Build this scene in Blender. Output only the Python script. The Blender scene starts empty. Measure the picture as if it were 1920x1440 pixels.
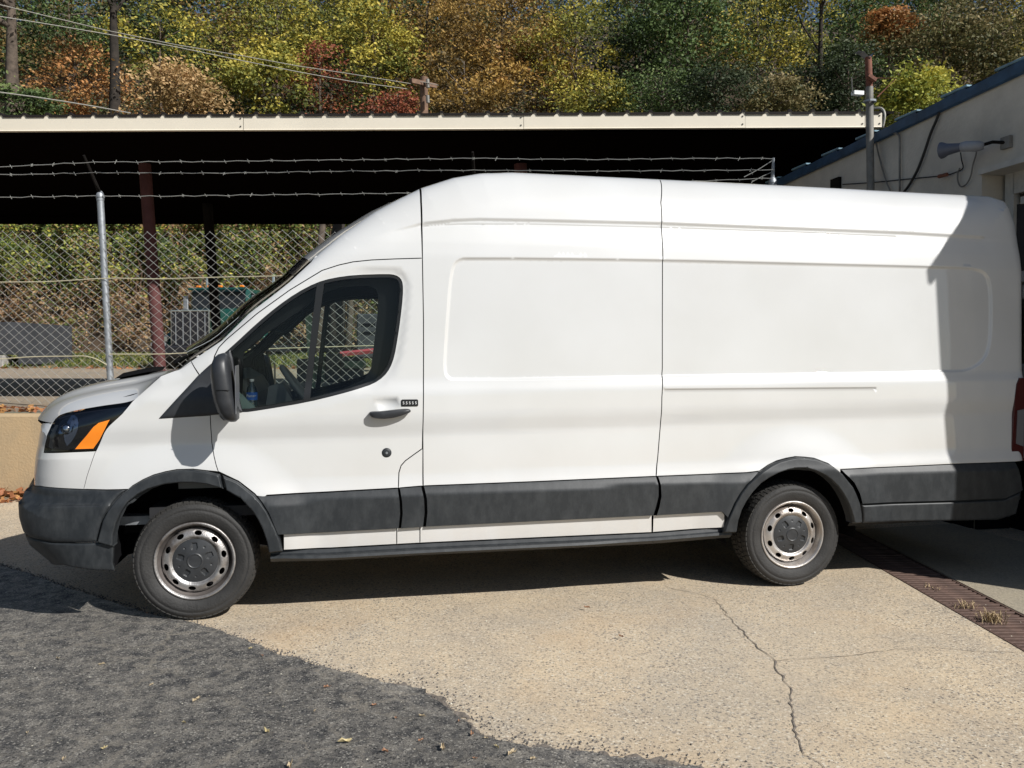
import bpy, math, random
import numpy as np
from mathutils import Vector, Matrix
from mathutils.geometry import delaunay_2d_cdt
R = math.radians
rng = np.random.default_rng(7)
random.seed(7)
SC = bpy.context.scene
COL = SC.collection

# ------------------------------------------------------------------ camera, sky, sun, exposure
YAW = 0.194
cam_d = bpy.data.cameras.new('camera')
cam_d.sensor_fit = 'HORIZONTAL'; cam_d.sensor_width = 36.0; cam_d.lens = 36.0 * 1580 / 1920
cam_d.clip_start = 0.05; cam_d.clip_end = 600
cam = bpy.data.objects.new('camera', cam_d); COL.objects.link(cam)
CAM = (1.8853, -5.0205, 1.5087)
cam.location = CAM
cam.rotation_euler = (math.pi / 2 - 0.03, 0, -YAW)
SC.camera = cam

SUN_TO = Vector((0.85, -1.0, 1.0)).normalized()      # towards the sun
w = bpy.data.worlds.new('World'); SC.world = w; w.use_nodes = True
nt = w.node_tree; bgn = nt.nodes['Background']
sky = nt.nodes.new('ShaderNodeTexSky'); sky.sky_type = 'NISHITA'; sky.sun_disc = False
sky.sun_elevation = math.asin(SUN_TO.z)
sky.sun_rotation = math.atan2(SUN_TO.x, SUN_TO.y)
sky.air_density = 1.0; sky.dust_density = 0.6; sky.ozone_density = 1.0
nt.links.new(sky.outputs[0], bgn.inputs[0]); bgn.inputs[1].default_value = 0.06
sl = bpy.data.lights.new('sun', 'SUN'); sl.energy = 4.8; sl.angle = R(0.5); sl.color = (1.0, 0.975, 0.935)
so = bpy.data.objects.new('sun', sl); COL.objects.link(so)
so.rotation_euler = SUN_TO.to_track_quat('Z', 'Y').to_euler(); so.location = (5, -10, 12)
SC.view_settings.view_transform = 'Standard'; SC.view_settings.look = 'None'
SC.view_settings.exposure = 0.10; SC.view_settings.gamma = 1.0
SC.view_settings.use_curve_mapping = False

# ------------------------------------------------------------------ materials
def new_mat(name):
    m = bpy.data.materials.new(name); m.use_nodes = True
    return m, m.node_tree, m.node_tree.nodes['Principled BSDF']
def mat(name, col, rough=0.6, metal=0.0, coat=0.0, spec=None, var=0.0, vscale=3.0, bump=0.0, bscale=60.0, col2=None, coatr=0.03):
    m, nt, b = new_mat(name); L = nt.links.new; N = nt.nodes.new
    b.inputs['Base Color'].default_value = (*col, 1); b.inputs['Roughness'].default_value = rough
    b.inputs['Metallic'].default_value = metal
    b.inputs['Coat Weight'].default_value = coat; b.inputs['Coat Roughness'].default_value = coatr
    if spec is not None: b.inputs['Specular IOR Level'].default_value = spec
    if var or col2 or bump:
        tc = N('ShaderNodeTexCoord')
    if var or col2:
        no = N('ShaderNodeTexNoise'); no.inputs['Scale'].default_value = vscale; no.inputs['Detail'].default_value = 8
        no.inputs['Roughness'].default_value = 0.65
        L(tc.outputs['Object'], no.inputs['Vector'])
        rp = N('ShaderNodeValToRGB'); L(no.outputs['Fac'], rp.inputs['Fac'])
        c2 = col2 or tuple(c * (1 - var) for c in col); c1 = col if col2 else tuple(min(1, c * (1 + var * .6)) for c in col)
        rp.color_ramp.elements[0].position = 0.35; rp.color_ramp.elements[0].color = (*c2, 1)
        rp.color_ramp.elements[1].position = 0.65; rp.color_ramp.elements[1].color = (*c1, 1)
        L(rp.outputs[0], b.inputs['Base Color'])
    if bump:
        n2 = N('ShaderNodeTexNoise'); n2.inputs['Scale'].default_value = bscale; n2.inputs['Detail'].default_value = 6
        L(tc.outputs['Object'], n2.inputs['Vector'])
        bp = N('ShaderNodeBump'); bp.inputs['Strength'].default_value = bump; bp.inputs['Distance'].default_value = 0.01
        L(n2.outputs['Fac'], bp.inputs['Height']); L(bp.outputs[0], b.inputs['Normal'])
    return m
def glass_mat(name, tint, refl=0.05):
    m = bpy.data.materials.new(name); m.use_nodes = True; nt = m.node_tree; nt.nodes.clear()
    N = nt.nodes.new; L = nt.links.new
    o = N('ShaderNodeOutputMaterial'); mx = N('ShaderNodeMixShader'); t = N('ShaderNodeBsdfTransparent'); g = N('ShaderNodeBsdfGlossy')
    lw = N('ShaderNodeFresnel'); lw.inputs[0].default_value = 1.45
    ma = N('ShaderNodeMapRange'); ma.inputs[3].default_value = refl - .03; ma.inputs[4].default_value = 0.9
    L(lw.outputs[0], ma.inputs[0]); L(ma.outputs[0], mx.inputs[0])
    t.inputs[0].default_value = (*tint, 1); g.inputs[1].default_value = 0.0
    L(t.outputs[0], mx.inputs[1]); L(g.outputs[0], mx.inputs[2]); L(mx.outputs[0], o.inputs[0])
    return m

def paint_mat():
    m, nt, b = new_mat('white_paint'); L = nt.links.new; N = nt.nodes.new
    tc = N('ShaderNodeTexCoord'); no = N('ShaderNodeTexNoise'); no.inputs['Scale'].default_value = 1.3; no.inputs['Detail'].default_value = 7
    L(tc.outputs['Object'], no.inputs['Vector'])
    rp = N('ShaderNodeValToRGB'); rp.color_ramp.elements[0].position = .3; rp.color_ramp.elements[1].position = .7
    rp.color_ramp.elements[0].color = (.60, .60, .585, 1); rp.color_ramp.elements[1].color = (.66, .665, .66, 1)
    L(no.outputs['Fac'], rp.inputs['Fac'])
    # road dust near the sills
    sp = N('ShaderNodeSeparateXYZ'); L(tc.outputs['Object'], sp.inputs[0])
    mr = N('ShaderNodeMapRange'); mr.inputs[1].default_value = .36; mr.inputs[2].default_value = 1.0; mr.inputs[3].default_value = .45; mr.inputs[4].default_value = 0
    L(sp.outputs['Z'], mr.inputs[0])
    n3 = N('ShaderNodeTexNoise'); n3.inputs['Scale'].default_value = 5; n3.inputs['Detail'].default_value = 9
    mp = N('ShaderNodeMapping'); mp.inputs['Scale'].default_value = (2, 2, .5); L(tc.outputs['Object'], mp.inputs[0]); L(mp.outputs[0], n3.inputs['Vector'])
    mu = N('ShaderNodeMath'); mu.operation = 'MULTIPLY'; L(mr.outputs[0], mu.inputs[0]); L(n3.outputs['Fac'], mu.inputs[1])
    mx = N('ShaderNodeMix'); mx.data_type = 'RGBA'; L(mu.outputs[0], mx.inputs[0]); L(rp.outputs[0], mx.inputs[6]); mx.inputs[7].default_value = (.55, .47, .38, 1)
    L(mx.outputs[2], b.inputs['Base Color'])
    b.inputs['Roughness'].default_value = .38; b.inputs['Coat Weight'].default_value = 1.0; b.inputs['Coat Roughness'].default_value = .03; b.inputs['Coat IOR'].default_value = 1.6
    n4 = N('ShaderNodeTexNoise'); n4.inputs['Scale'].default_value = 2.2; n4.inputs['Detail'].default_value = 1; L(tc.outputs['Object'], n4.inputs['Vector'])
    bp = N('ShaderNodeBump'); bp.inputs['Strength'].default_value = .22; bp.inputs['Distance'].default_value = .01
    L(n4.outputs['Fac'], bp.inputs['Height']); L(bp.outputs[0], b.inputs['Coat Normal'])
    return m
def plastic_mat():
    m, nt, b = new_mat('weathered_black_plastic'); L = nt.links.new; N = nt.nodes.new
    tc = N('ShaderNodeTexCoord'); mp = N('ShaderNodeMapping'); mp.inputs['Scale'].default_value = (14, 14, 7.0)
    L(tc.outputs['Object'], mp.inputs[0]); no = N('ShaderNodeTexNoise'); no.inputs['Scale'].default_value = 1.2; no.inputs['Detail'].default_value = 10
    no.inputs['Roughness'].default_value = .7
    L(mp.outputs[0], no.inputs['Vector']); rp = N('ShaderNodeValToRGB')
    rp.color_ramp.elements[0].position = .42; rp.color_ramp.elements[0].color = (.016, .019, .022, 1)
    rp.color_ramp.elements[1].position = .78; rp.color_ramp.elements[1].color = (.044, .048, .051, 1)
    L(no.outputs['Fac'], rp.inputs[0]); L(rp.outputs[0], b.inputs['Base Color'])
    b.inputs['Roughness'].default_value = .5
    n2 = N('ShaderNodeTexNoise'); n2.inputs['Scale'].default_value = 400; L(tc.outputs['Object'], n2.inputs['Vector'])
    bp = N('ShaderNodeBump'); bp.inputs['Strength'].default_value = .15; bp.inputs['Distance'].default_value = .002; L(n2.outputs[0], bp.inputs['Height']); L(bp.outputs[0], b.inputs['Normal'])
    return m
M = {}
M['paint'] = paint_mat()
M['plastic'] = plastic_mat()
M['mirror_face'] = mat('mirror_face', (.12, .125, .135), .3)
M['roof_shade'] = mat('shaded_roof_underside', (.005, .0035, .003), .9, spec=0.0)  # near-black, no specular: the deep shade under the carport is put into the colour
M['mirror_plastic'] = mat('mirror_black_plastic', (.028, .030, .034), .42, var=.3, vscale=8)
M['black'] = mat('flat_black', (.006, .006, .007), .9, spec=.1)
M['seal'] = mat('black_rubber_seal', (.012, .013, .014), .35)
M['gloss_black'] = mat('gloss_black', (.01, .012, .02), .12, coat=.6)
M['under'] = mat('dirty_underbody', (.009, .009, .009), .9, var=.5)
M['tyre'] = mat('tyre_rubber', (.030, .029, .028), .7, var=.25, vscale=9, bump=.3, bscale=90)
M['tread'] = mat('tyre_tread_rubber', (.040, .038, .035), .85, var=.35, vscale=20, bump=.5, bscale=80)
M['rim'] = mat('silver_steel_rim', (.62, .60, .58), .40, metal=.7, col2=(.36, .31, .27), vscale=5, bump=.2, bscale=120)
M['rim_dirty'] = mat('brake_dusted_steel_rim', (.54, .53, .52), .42, metal=.7, col2=(.17, .145, .13), vscale=6, bump=.2, bscale=120)
M['rim_dark'] = mat('dusty_rim_barrel', (.17, .15, .14), .5, metal=.5, var=.4, vscale=6)
M['cap'] = mat('hub_cap_plastic', (.035, .037, .040), .42, var=.3, vscale=12)
M['glass'] = glass_mat('side_glass', (.88, .94, .90), .03)
M['screen_glass'] = glass_mat('windscreen_glass', (.55, .62, .50), .05)
M['lens'] = glass_mat('headlamp_lens', (.88, .9, .9), .05)
M['chrome'] = mat('bright_chrome', (.75, .75, .78), .12, metal=1)
M['dark_chrome'] = mat('lamp_reflector', (.25, .30, .42), .15, metal=.8)
M['amber'] = mat('amber_lens', (.95, .26, .015), .3, coat=.8)
M['red_lens'] = mat('red_lens', (.06, .004, .004), .3, coat=.6)
M['clear_lens'] = mat('clear_reverse_lens', (.16, .16, .17), .3, coat=.4)
M['interior'] = mat('dark_interior_trim', (.018, .018, .02), .7)
M['interior_grey'] = mat('grey_interior_trim', (.14, .15, .155), .6, var=.2)
M['interior_light'] = mat('pale_interior_trim', (.42, .55, .52), .6, var=.15)
M['fabric'] = mat('seat_fabric', (.018, .019, .028), .9, var=.3, vscale=30)
M['galv'] = mat('galvanised_steel', (.36, .38, .40), .5, metal=.55, var=.25, vscale=14)
M['wire'] = mat('galvanised_wire', (.38, .38, .355), .5, metal=.2, var=.15, vscale=20)
M['old_wire'] = mat('yellowed_tie_wire', (.60, .55, .38), .6)
M['fascia'] = mat('cream_painted_fascia', (.80, .73, .60), .5, var=.05, vscale=1.2)
M['dark_steel'] = mat('dark_brown_steel', (.010, .008, .007), .8, var=.3, spec=.15)
M['brown_steel'] = mat('maroon_painted_steel', (.11, .045, .043), .7, spec=.2, var=.25, vscale=4)
M['roofing'] = mat('dark_corrugated_sheet', (.016, .013, .012), .8, spec=.2, var=.3)
M['stucco'] = mat('painted_block_wall', (.58, .54, .47), .85, var=.16, vscale=1.6, bump=.5, bscale=35)
M['stucco2'] = mat('painted_block_wall_lower', (.55, .53, .49), .85, var=.18, vscale=2.4, bump=.5, bscale=35)
M['blue_flash'] = mat('blue_painted_flashing', (.028, .075, .145), .5, var=.4, vscale=5)
M['blue_pale'] = mat('faded_blue_flashing', (.20, .33, .40), .5, var=.3, vscale=5)
M['rust'] = mat('rusted_pipe', (.20, .075, .045), .8, var=.4, vscale=14)
M['pipe'] = mat('grey_conduit_pipe', (.22, .21, .19), .65, metal=.2, var=.35, vscale=6)
M['grate'] = mat('rusty_brown_grate', (.12, .072, .055), .75, var=.35, vscale=9)
M['wood'] = mat('weathered_wood', (.20, .12, .08), .85, var=.4, vscale=7)
M['cable'] = mat('black_cable', (.012, .012, .012), .6)
M['grey_cable'] = mat('pale_power_line', (.45, .43, .38), .6)
M['horn'] = mat('grey_blue_speaker_paint', (.12, .13, .165), .45, var=.2)
M['horn_pale'] = mat('pale_speaker_paint', (.34, .35, .38), .5, var=.2)
M['bark'] = mat('grey_brown_bark', (.11, .085, .065), .95, var=.5, vscale=5, bump=1, bscale=14)
M['bark_dark'] = mat('dark_bark', (.035, .028, .022), .95, var=.5, vscale=5, bump=1, bscale=14)
M['bin'] = mat('grey_steel_bin', (.055, .058, .065), .6, var=.3, vscale=3)
M['concrete_block'] = mat('pale_concrete_block', (.38, .36, .33), .9, var=.3, vscale=8)
M['truck_green'] = mat('dark_green_truck_paint', (.012, .075, .065), .25, coat=.7)
M['truck_dark'] = mat('truck_grille_black', (.02, .02, .024), .5)
M['bottle'] = glass_mat('clear_bottle_plastic', (.80, .93, .95), .12)
M['blue_label'] = mat('blue_bottle_label', (.03, .14, .55), .4)
M['white'] = mat('white_print', (.8, .8, .8), .5)
M['red_beam'] = mat('faded_red_paint', (.38, .065, .08), .6, var=.2)
M['green_box'] = mat('pale_green_crate', (.20, .30, .20), .7, var=.2)
M['screw'] = mat('screw_heads', (.10, .09, .08), .5)

# ------------------------------------------------------------------ object helpers
def tag(o, label=None, cat=None, group=None, kind=None):
    if label: o['label'] = label
    if cat: o['category'] = cat
    if group: o['group'] = group
    if kind: o['kind'] = kind
    return o
def empty(name, loc=(0, 0, 0), rz=0.0, parent=None):
    o = bpy.data.objects.new(name, None); COL.objects.link(o); o.location = loc; o.rotation_euler = (0, 0, rz)
    o.empty_display_size = .2
    if parent: o.parent = parent
    return o
def link_mesh(name, me, m, parent=None):
    o = bpy.data.objects.new(name, me); COL.objects.link(o)
    if m is not None and len(me.materials) == 0: me.materials.append(M[m] if isinstance(m, str) else m)
    if parent: o.parent = parent
    return o
def mesh_np(name, V, F, m, parent=None, smooth=False, normals=None, sharp=None):
    """V: (n,3) array; F: list of index tuples or (k,3)/(k,4) array"""
    me = bpy.data.meshes.new(name)
    V = np.asarray(V, dtype=np.float32)
    if isinstance(F, np.ndarray):
        k, n = F.shape
        me.vertices.add(len(V)); me.vertices.foreach_set('co', V.ravel())
        me.loops.add(k * n); me.loops.foreach_set('vertex_index', F.astype(np.int32).ravel())
        me.polygons.add(k); me.polygons.foreach_set('loop_start', np.arange(0, k * n, n, dtype=np.int32))
        me.update(calc_edges=True)
    else:
        me.from_pydata(V.tolist(), [], F); me.update()
    if smooth or normals is not None:
        me.polygons.foreach_set('use_smooth', np.ones(len(me.polygons), dtype=bool))
    if normals is not None:
        me.normals_split_custom_set_from_vertices(np.asarray(normals, dtype=float).tolist())
    elif sharp:
        me.set_sharp_from_angle(angle=R(sharp))
    return link_mesh(name, me, m, parent)

class MB:
    def __init__(s): s.v = []; s.f = []
    def add(s, V, F):
        n = len(s.v); s.v += [tuple(p) for p in V]; s.f += [tuple(i + n for i in f) for f in F]; return s
    def box(s, c, d, rz=0.0, bev=0.0, mtx=None):
        x, y, z = d[0] / 2, d[1] / 2, d[2] / 2
        if bev <= 0:
            V = [(-x, -y, -z), (x, -y, -z), (x, y, -z), (-x, y, -z), (-x, -y, z), (x, -y, z), (x, y, z), (-x, y, z)]
            F = [(0, 3, 2, 1), (4, 5, 6, 7), (0, 1, 5, 4), (1, 2, 6, 5), (2, 3, 7, 6), (3, 0, 4, 7)]
        else:
            b = min(bev, x * .9, y * .9, z * .9); V = []; F = []
            def vid(sx, sy, sz, a): return ((sx > 0) * 4 + (sy > 0) * 2 + (sz > 0)) * 3 + a
            for sx in (-1, 1):
                for sy in (-1, 1):
                    for sz in (-1, 1):
                        V += [(sx * x, sy * (y - b), sz * (z - b)), (sx * (x - b), sy * y, sz * (z - b)), (sx * (x - b), sy * (y - b), sz * z)]
            for sg in (-1, 1):
                F.append(tuple(vid(sg, a, b2, 0) for a, b2 in ((-1, -1), (1, -1), (1, 1), (-1, 1))))
                F.append(tuple(vid(a, sg, b2, 1) for a, b2 in ((-1, -1), (1, -1), (1, 1), (-1, 1))))
                F.append(tuple(vid(a, b2, sg, 2) for a, b2 in ((-1, -1), (1, -1), (1, 1), (-1, 1))))
            for a in (-1, 1):
                for b2 in (-1, 1):
                    F.append((vid(a, b2, -1, 0), vid(a, b2, 1, 0), vid(a, b2, 1, 1), vid(a, b2, -1, 1)))
                    F.append((vid(a, -1, b2, 0), vid(a, 1, b2, 0), vid(a, 1, b2, 2), vid(a, -1, b2, 2)))
                    F.append((vid(-1, a, b2, 1), vid(1, a, b2, 1), vid(1, a, b2, 2), vid(-1, a, b2, 2)))
                    for c3 in (-1, 1): F.append((vid(a, b2, c3, 0), vid(a, b2, c3, 1), vid(a, b2, c3, 2)))
        cr, sr = math.cos(rz), math.sin(rz); out = []
        for p in V:
            if mtx is not None: q = mtx @ Vector(p); out.append((q.x + c[0], q.y + c[1], q.z + c[2]))
            else: out.append((p[0] * cr - p[1] * sr + c[0], p[0] * sr + p[1] * cr + c[1], p[2] + c[2]))
        return s.add(out, F)
    def tube(s, pts, r, n=8, caps=True):
        pts = [Vector(p) for p in pts]; rr = r if isinstance(r, (list, tuple)) else [r] * len(pts)
        base = len(s.v); up = Vector((0, 0, 1)); prev = None
        for i, p in enumerate(pts):
            t = (pts[min(i + 1, len(pts) - 1)] - pts[max(i - 1, 0)])
            if t.length < 1e-9: t = Vector((0, 0, 1))
            t.normalize()
            if prev is None:
                a = t.cross(Vector((0.13, 0.2, 1)) if abs(t.z) < .9 else Vector((1, 0.1, 0))).normalized()
            else:
                a = (prev - t * prev.dot(t)).normalized()
            prev = a; b = t.cross(a)
            for k in range(n):
                th = 2 * math.pi * k / n; q = p + (a * math.cos(th) + b * math.sin(th)) * rr[i]; s.v.append(tuple(q))
        for i in range(len(pts) - 1):
            for k in range(n):
                k2 = (k + 1) % n
                s.f.append((base + i * n + k, base + i * n + k2, base + (i + 1) * n + k2, base + (i + 1) * n + k))
        if caps:
            s.f.append(tuple(base + k for k in range(n))[::-1]); s.f.append(tuple(base + (len(pts) - 1) * n + k for k in range(n)))
        return s
    def lathe(s, prof, n, c=(0, 0, 0), axis='y', close=False, a0=0.0, a1=2 * math.pi):
        """prof: list of (r, h)"""
        base = len(s.v); full = abs(a1 - a0 - 2 * math.pi) < 1e-6; cnt = n if full else n + 1
        for r, h in prof:
            for k in range(cnt):
                th = a0 + (a1 - a0) * k / n; x, z = r * math.cos(th), r * math.sin(th)
                p = (x, h, z) if axis == 'y' else ((x, z, h) if axis == 'z' else (h, x, z))
                s.v.append((p[0] + c[0], p[1] + c[1], p[2] + c[2]))
        m = len(prof)
        for i in range(m if close else m - 1):
            j = (i + 1) % m
            for k in range(n):
                k2 = (k + 1) % cnt
                s.f.append((base + i * cnt + k, base + i * cnt + k2, base + j * cnt + k2, base + j * cnt + k))
        return s
    def prism(s, poly, d0, d1, plane='xz'):
        """extrude a polygon given in a plane between d0 and d1 on the third axis"""
        base = len(s.v); n = len(poly)
        for d in (d0, d1):
            for a, b in poly:
                s.v.append((a, d, b) if plane == 'xz' else ((a, b, d) if plane == 'xy' else (d, a, b)))
        s.f.append(tuple(range(base, base + n))); s.f.append(tuple(range(base + 2 * n - 1, base + n - 1, -1)))
        for i in range(n):
            j = (i + 1) % n; s.f.append((base + i, base + n + i, base + n + j, base + j))
        return s
    def grid(s, P):
        """P: rows of points"""
        base = len(s.v); r = len(P); c = len(P[0])
        for row in P: s.v += [tuple(p) for p in row]
        for i in range(r - 1):
            for j in range(c - 1):
                s.f.append((base + i * c + j, base + i * c + j + 1, base + (i + 1) * c + j + 1, base + (i + 1) * c + j))
        return s
    def build(s, name, m, parent=None, smooth=False, sharp=None):
        return mesh_np(name, np.array(s.v), s.f, m, parent, smooth=smooth or bool(sharp), sharp=sharp)
def text(name, body, size, loc, rot, m, parent, depth=.0008, font_scale=1.0):
    cu = bpy.data.curves.new(name, 'FONT'); cu.body = body; cu.size = size; cu.extrude = depth; cu.align_x = 'CENTER'; cu.align_y = 'CENTER'
    t = bpy.data.objects.new(name, cu)
    me = bpy.data.meshes.new_from_object(t); bpy.data.objects.remove(t); bpy.data.curves.remove(cu)
    o = link_mesh(name, me, m, parent); o.location = loc; o.rotation_euler = rot; return o
def copy_tree(o, parent=None):
    c = o.copy(); COL.objects.link(c); c.parent = parent
    for ch in o.children: copy_tree(ch, c)
    return c

# ------------------------------------------------------------------ 2-D helpers
def inpoly(P, poly):
    x, y = P[:, 0], P[:, 1]; ins = np.zeros(len(P), bool); n = len(poly); poly = np.asarray(poly, float)
    j = n - 1
    for i in range(n):
        xi, yi = poly[i]; xj, yj = poly[j]
        if yi != yj:
            c = ((yi > y) != (yj > y)) & (x < (xj - xi) * (y - yi) / (yj - yi) + xi); ins ^= c
        j = i
    return ins
def pdist(P, line, closed=False):
    """distance, and fractional position, of points to a polyline"""
    line = np.asarray(line, float); P = np.asarray(P, float)
    if closed: line = np.vstack([line, line[:1]])
    best = np.full(len(P), 1e9); pos = np.zeros(len(P))
    for i in range(len(line) - 1):
        a = line[i]; d = line[i + 1] - a; L2 = d @ d
        if L2 < 1e-14: continue
        t = np.clip(((P - a) @ d) / L2, 0, 1); q = P - a - t[:, None] * d
        ds = np.sqrt((q ** 2).sum(1)); m_ = ds < best; best[m_] = ds[m_]; pos[m_] = i + t[m_]
    return best, pos
def sstep(x): x = np.clip(x, 0, 1); return x * x * (3 - 2 * x)
def densify(poly, h, closed=True):
    out = []; n = len(poly)
    for i in range(n if closed else n - 1):
        a = np.array(poly[i], float); b = np.array(poly[(i + 1) % n], float); k = max(1, int(round(np.linalg.norm(b - a) / h)))
        for t in range(k): out.append(a + (b - a) * t / k)
    if not closed: out.append(np.array(poly[-1], float))
    return np.array(out)
def roundpoly(poly, it=2, keep=None):
    """corner cutting"""
    P = [np.array(p, float) for p in poly]
    for _ in range(it):
        Q = []; n = len(P)
        for i in range(n): a, b = P[i], P[(i + 1) % n]; Q += [a * .75 + b * .25, a * .25 + b * .75]
        P = Q
    return [tuple(p) for p in P]
def smoothline(poly, n=6):
    """Catmull-Rom through an open polyline"""
    P = [np.array(p, float) for p in poly]; P = [2 * P[0] - P[1]] + P + [2 * P[-1] - P[-2]]; out = []
    for i in range(1, len(P) - 2):
        p0, p1, p2, p3 = P[i - 1], P[i], P[i + 1], P[i + 2]
        for k in range(n):
            t = k / n; out.append(.5 * ((2 * p1) + (-p0 + p2) * t + (2 * p0 - 5 * p1 + 4 * p2 - p3) * t * t + (-p0 + 3 * p1 - 3 * p2 + p3) * t ** 3))
    out.append(P[-2]); return [tuple(p) for p in out]
def area(poly):
    p = np.asarray(poly); return .5 * np.sum(p[:, 0] * np.roll(p[:, 1], -1) - np.roll(p[:, 0], -1) * p[:, 1])
def shrink(poly, g):
    p = np.asarray(poly, float)
    if area(p) < 0: p = p[::-1]
    d1 = p - np.roll(p, 1, 0); d2 = np.roll(p, -1, 0) - p
    n1 = np.stack([-d1[:, 1], d1[:, 0]], 1); n2 = np.stack([-d2[:, 1], d2[:, 0]], 1)
    n1 /= np.linalg.norm(n1, axis=1)[:, None] + 1e-12; n2 /= np.linalg.norm(n2, axis=1)[:, None] + 1e-12
    n = n1 + n2; n /= np.linalg.norm(n, axis=1)[:, None] + 1e-12
    return p + n * g
def cdt(outer, holes, pts):
    """triangulate outline with holes and interior points -> (V2, T, boundary loops)"""
    loops = [np.asarray(outer, float)] + [np.asarray(h, float) for h in holes]
    V = []; E = []; rings = []
    for lp in loops:
        b = len(V); n = len(lp); V += [Vector(p) for p in lp.tolist()]
        E += [(b + i, b + (i + 1) % n) for i in range(n)]; rings.append([b + i for i in range(n)])
    V += [Vector(p) for p in np.asarray(pts).tolist()]
    vo, eo, fo, ovi, oei, ofi = delaunay_2d_cdt(V, E, [], 0, 1e-7, True)
    V2 = np.array([(v.x, v.y) for v in vo]); T = np.array([f for f in fo if len(f) == 3], dtype=np.int64)
    c = V2[T].mean(1); ok = inpoly(c, loops[0])
    for h in loops[1:]: ok &= ~inpoly(c, h)
    T = T[ok]
    a = V2[T[:, 0]]; b = V2[T[:, 1]]; d = V2[T[:, 2]]
    ar = (b[:, 0] - a[:, 0]) * (d[:, 1] - a[:, 1]) - (d[:, 0] - a[:, 0]) * (b[:, 1] - a[:, 1])
    T[ar < 0] = T[ar < 0][:, ::-1]
    T = T[np.abs(ar) > 1e-10]
    mp = {}
    for i, o in enumerate(ovi):
        for k in o: mp[k] = i
    rings = [[mp[k] for k in r_ if k in mp] for r_ in rings]
    return V2, T, rings
# ------------------------------------------------------------------ the van's side surface: inset Y as a function of X and Z
ENV = [  # (X, Z, R, D): side outline of the van, with the radius and reach of the roundover there
 (0.185,0.331,0.45,0.30),(0.083,0.432,0.45,0.30),(0.052,0.512,0.45,0.30),(0.030,0.607,0.45,0.30),(0.026,0.702,0.45,0.30),(0.042,0.760,0.45,0.30),(0.084,0.779,0.45,0.30),(0.090,0.858,0.45,0.30),(0.103,0.952,0.45,0.30),(0.125,1.062,0.45,0.29),(0.150,1.140,0.42,0.27),(0.225,1.205,0.30,0.22),(.352,1.262,.25,.16),(.679,1.345,.13,.13),(.828,1.437,.09,.10),(.936,1.468,.08,.09),
 (.992,1.504,.08,.09),(1.172,1.630,.08,.08),(1.322,1.788,.08,.08),(1.462,1.902,.08,.08),(1.555,1.979,.08,.09),(1.679,2.096,.10,.12),(1.860,2.265,.14,.18),(2.055,2.413,.16,.22),
 (2.186,2.493,.17,.24),(2.355,2.585,.17,.26),(2.557,2.660,.17,.28),(2.729,2.697,.17,.28),(2.937,2.713,.17,.28),(3.950,2.710,.17,.28),(4.958,2.704,.17,.28),(5.783,2.695,.17,.28),
 (6.454,2.690,.17,.28),(6.548,2.661,.16,.24),(6.572,2.596,.13,.20),(6.575,2.466,.10,.14),(6.556,2.154,.07,.09),(6.545,1.929,.06,.07),(6.529,1.407,.05,.06),(6.507,.774,.05,.06),(6.49,.30,.05,.06)]
ENVA = np.array(ENV)
HUB_F = (1.023, .345); HUB_R = (4.773, .345)
_kz = np.array([0,.30,.36,.50,.76,.80,.84,1.06,1.085,1.165,1.20,1.33,1.38,1.40,2.13,2.22,2.33,2.345,2.45,2.6,2.8])
_ki = np.array([.06,.035,.018,.010,.008,.020,.029,.043,.044,.030,.028,.033,.048,.052,.087,.100,.127,.128,.150,.185,.23])
_zt = np.linspace(0, 2.8, 1401); _it = np.interp(_zt, _kz, _ki)
_g = np.exp(-.5 * (np.arange(-14, 15) / 5.0) ** 2); _g /= _g.sum()
_it = np.convolve(np.pad(_it, 14, mode='edge'), _g, 'valid')
FEAT = {}
def side_base(X, Z):
    zz = Z - .02 * (X - 3.8) * (1 - sstep((Z - 1.2) / .4))
    y = np.interp(zz, _zt, _it)
    P = np.stack([X, Z], 1); d, pos = pdist(P, ENVA[:, :2])
    Rr = np.interp(pos, np.arange(len(ENVA)), ENVA[:, 2]); D = np.interp(pos, np.arange(len(ENVA)), ENVA[:, 3])
    s = np.clip(1 - d / D, 0, .9995)
    pw = np.interp(pos, [0, 10.5, 12, 99], [2.6, 2.6, 2.0, 2.0])
    y = y + Rr * (1 - (1 - s ** pw) ** (1 / pw))
    for hx, hz in (HUB_F, HUB_R):
        r = np.hypot(X - hx, Z - hz); y = y - .026 * sstep(1 - (r - .50) / .24)
    y = y + .22 * np.clip(.945 - Z, 0, .2) * (1 - sstep((X - .2) / .45)) * (Z > .70)
    return y
REC = [(2.5977,2.1238), (2.5518,2.1097), (2.5222,2.0734), (2.5019,1.9694), (2.4838,1.7429), (2.4694,1.5493), (2.4654,1.4526), (2.4747,1.4011), (2.5197,1.3751), (3.8487,1.3921), (6.0082,1.4123), (6.144,1.4521), (6.2259,1.5256), (6.2579,1.6288), (6.2696,1.7764), (6.2702,1.998), (6.2426,2.0936), (6.1677,2.129), (5.9842,2.1363), (4.8249,2.1366), (3.8665,2.1396)]
PULL = [(3.853,1.3181), (5.3582,1.3185), (5.3574,1.2615), (3.8524,1.2573)]
GRV = [(2.0478,2.2314), (2.1751,2.2809), (2.3459,2.3289), (2.5318,2.3546), (2.6971,2.3667), (3.0334,2.3709), (3.8759,2.3772), (4.8485,2.3717), (5.6434,2.366), (6.2332,2.353)]
GRV2 = [(2.3421,2.3087), (2.564,2.329), (3.0322,2.3436), (3.8739,2.349), (4.846,2.3462), (5.5588,2.3376)]
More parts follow.
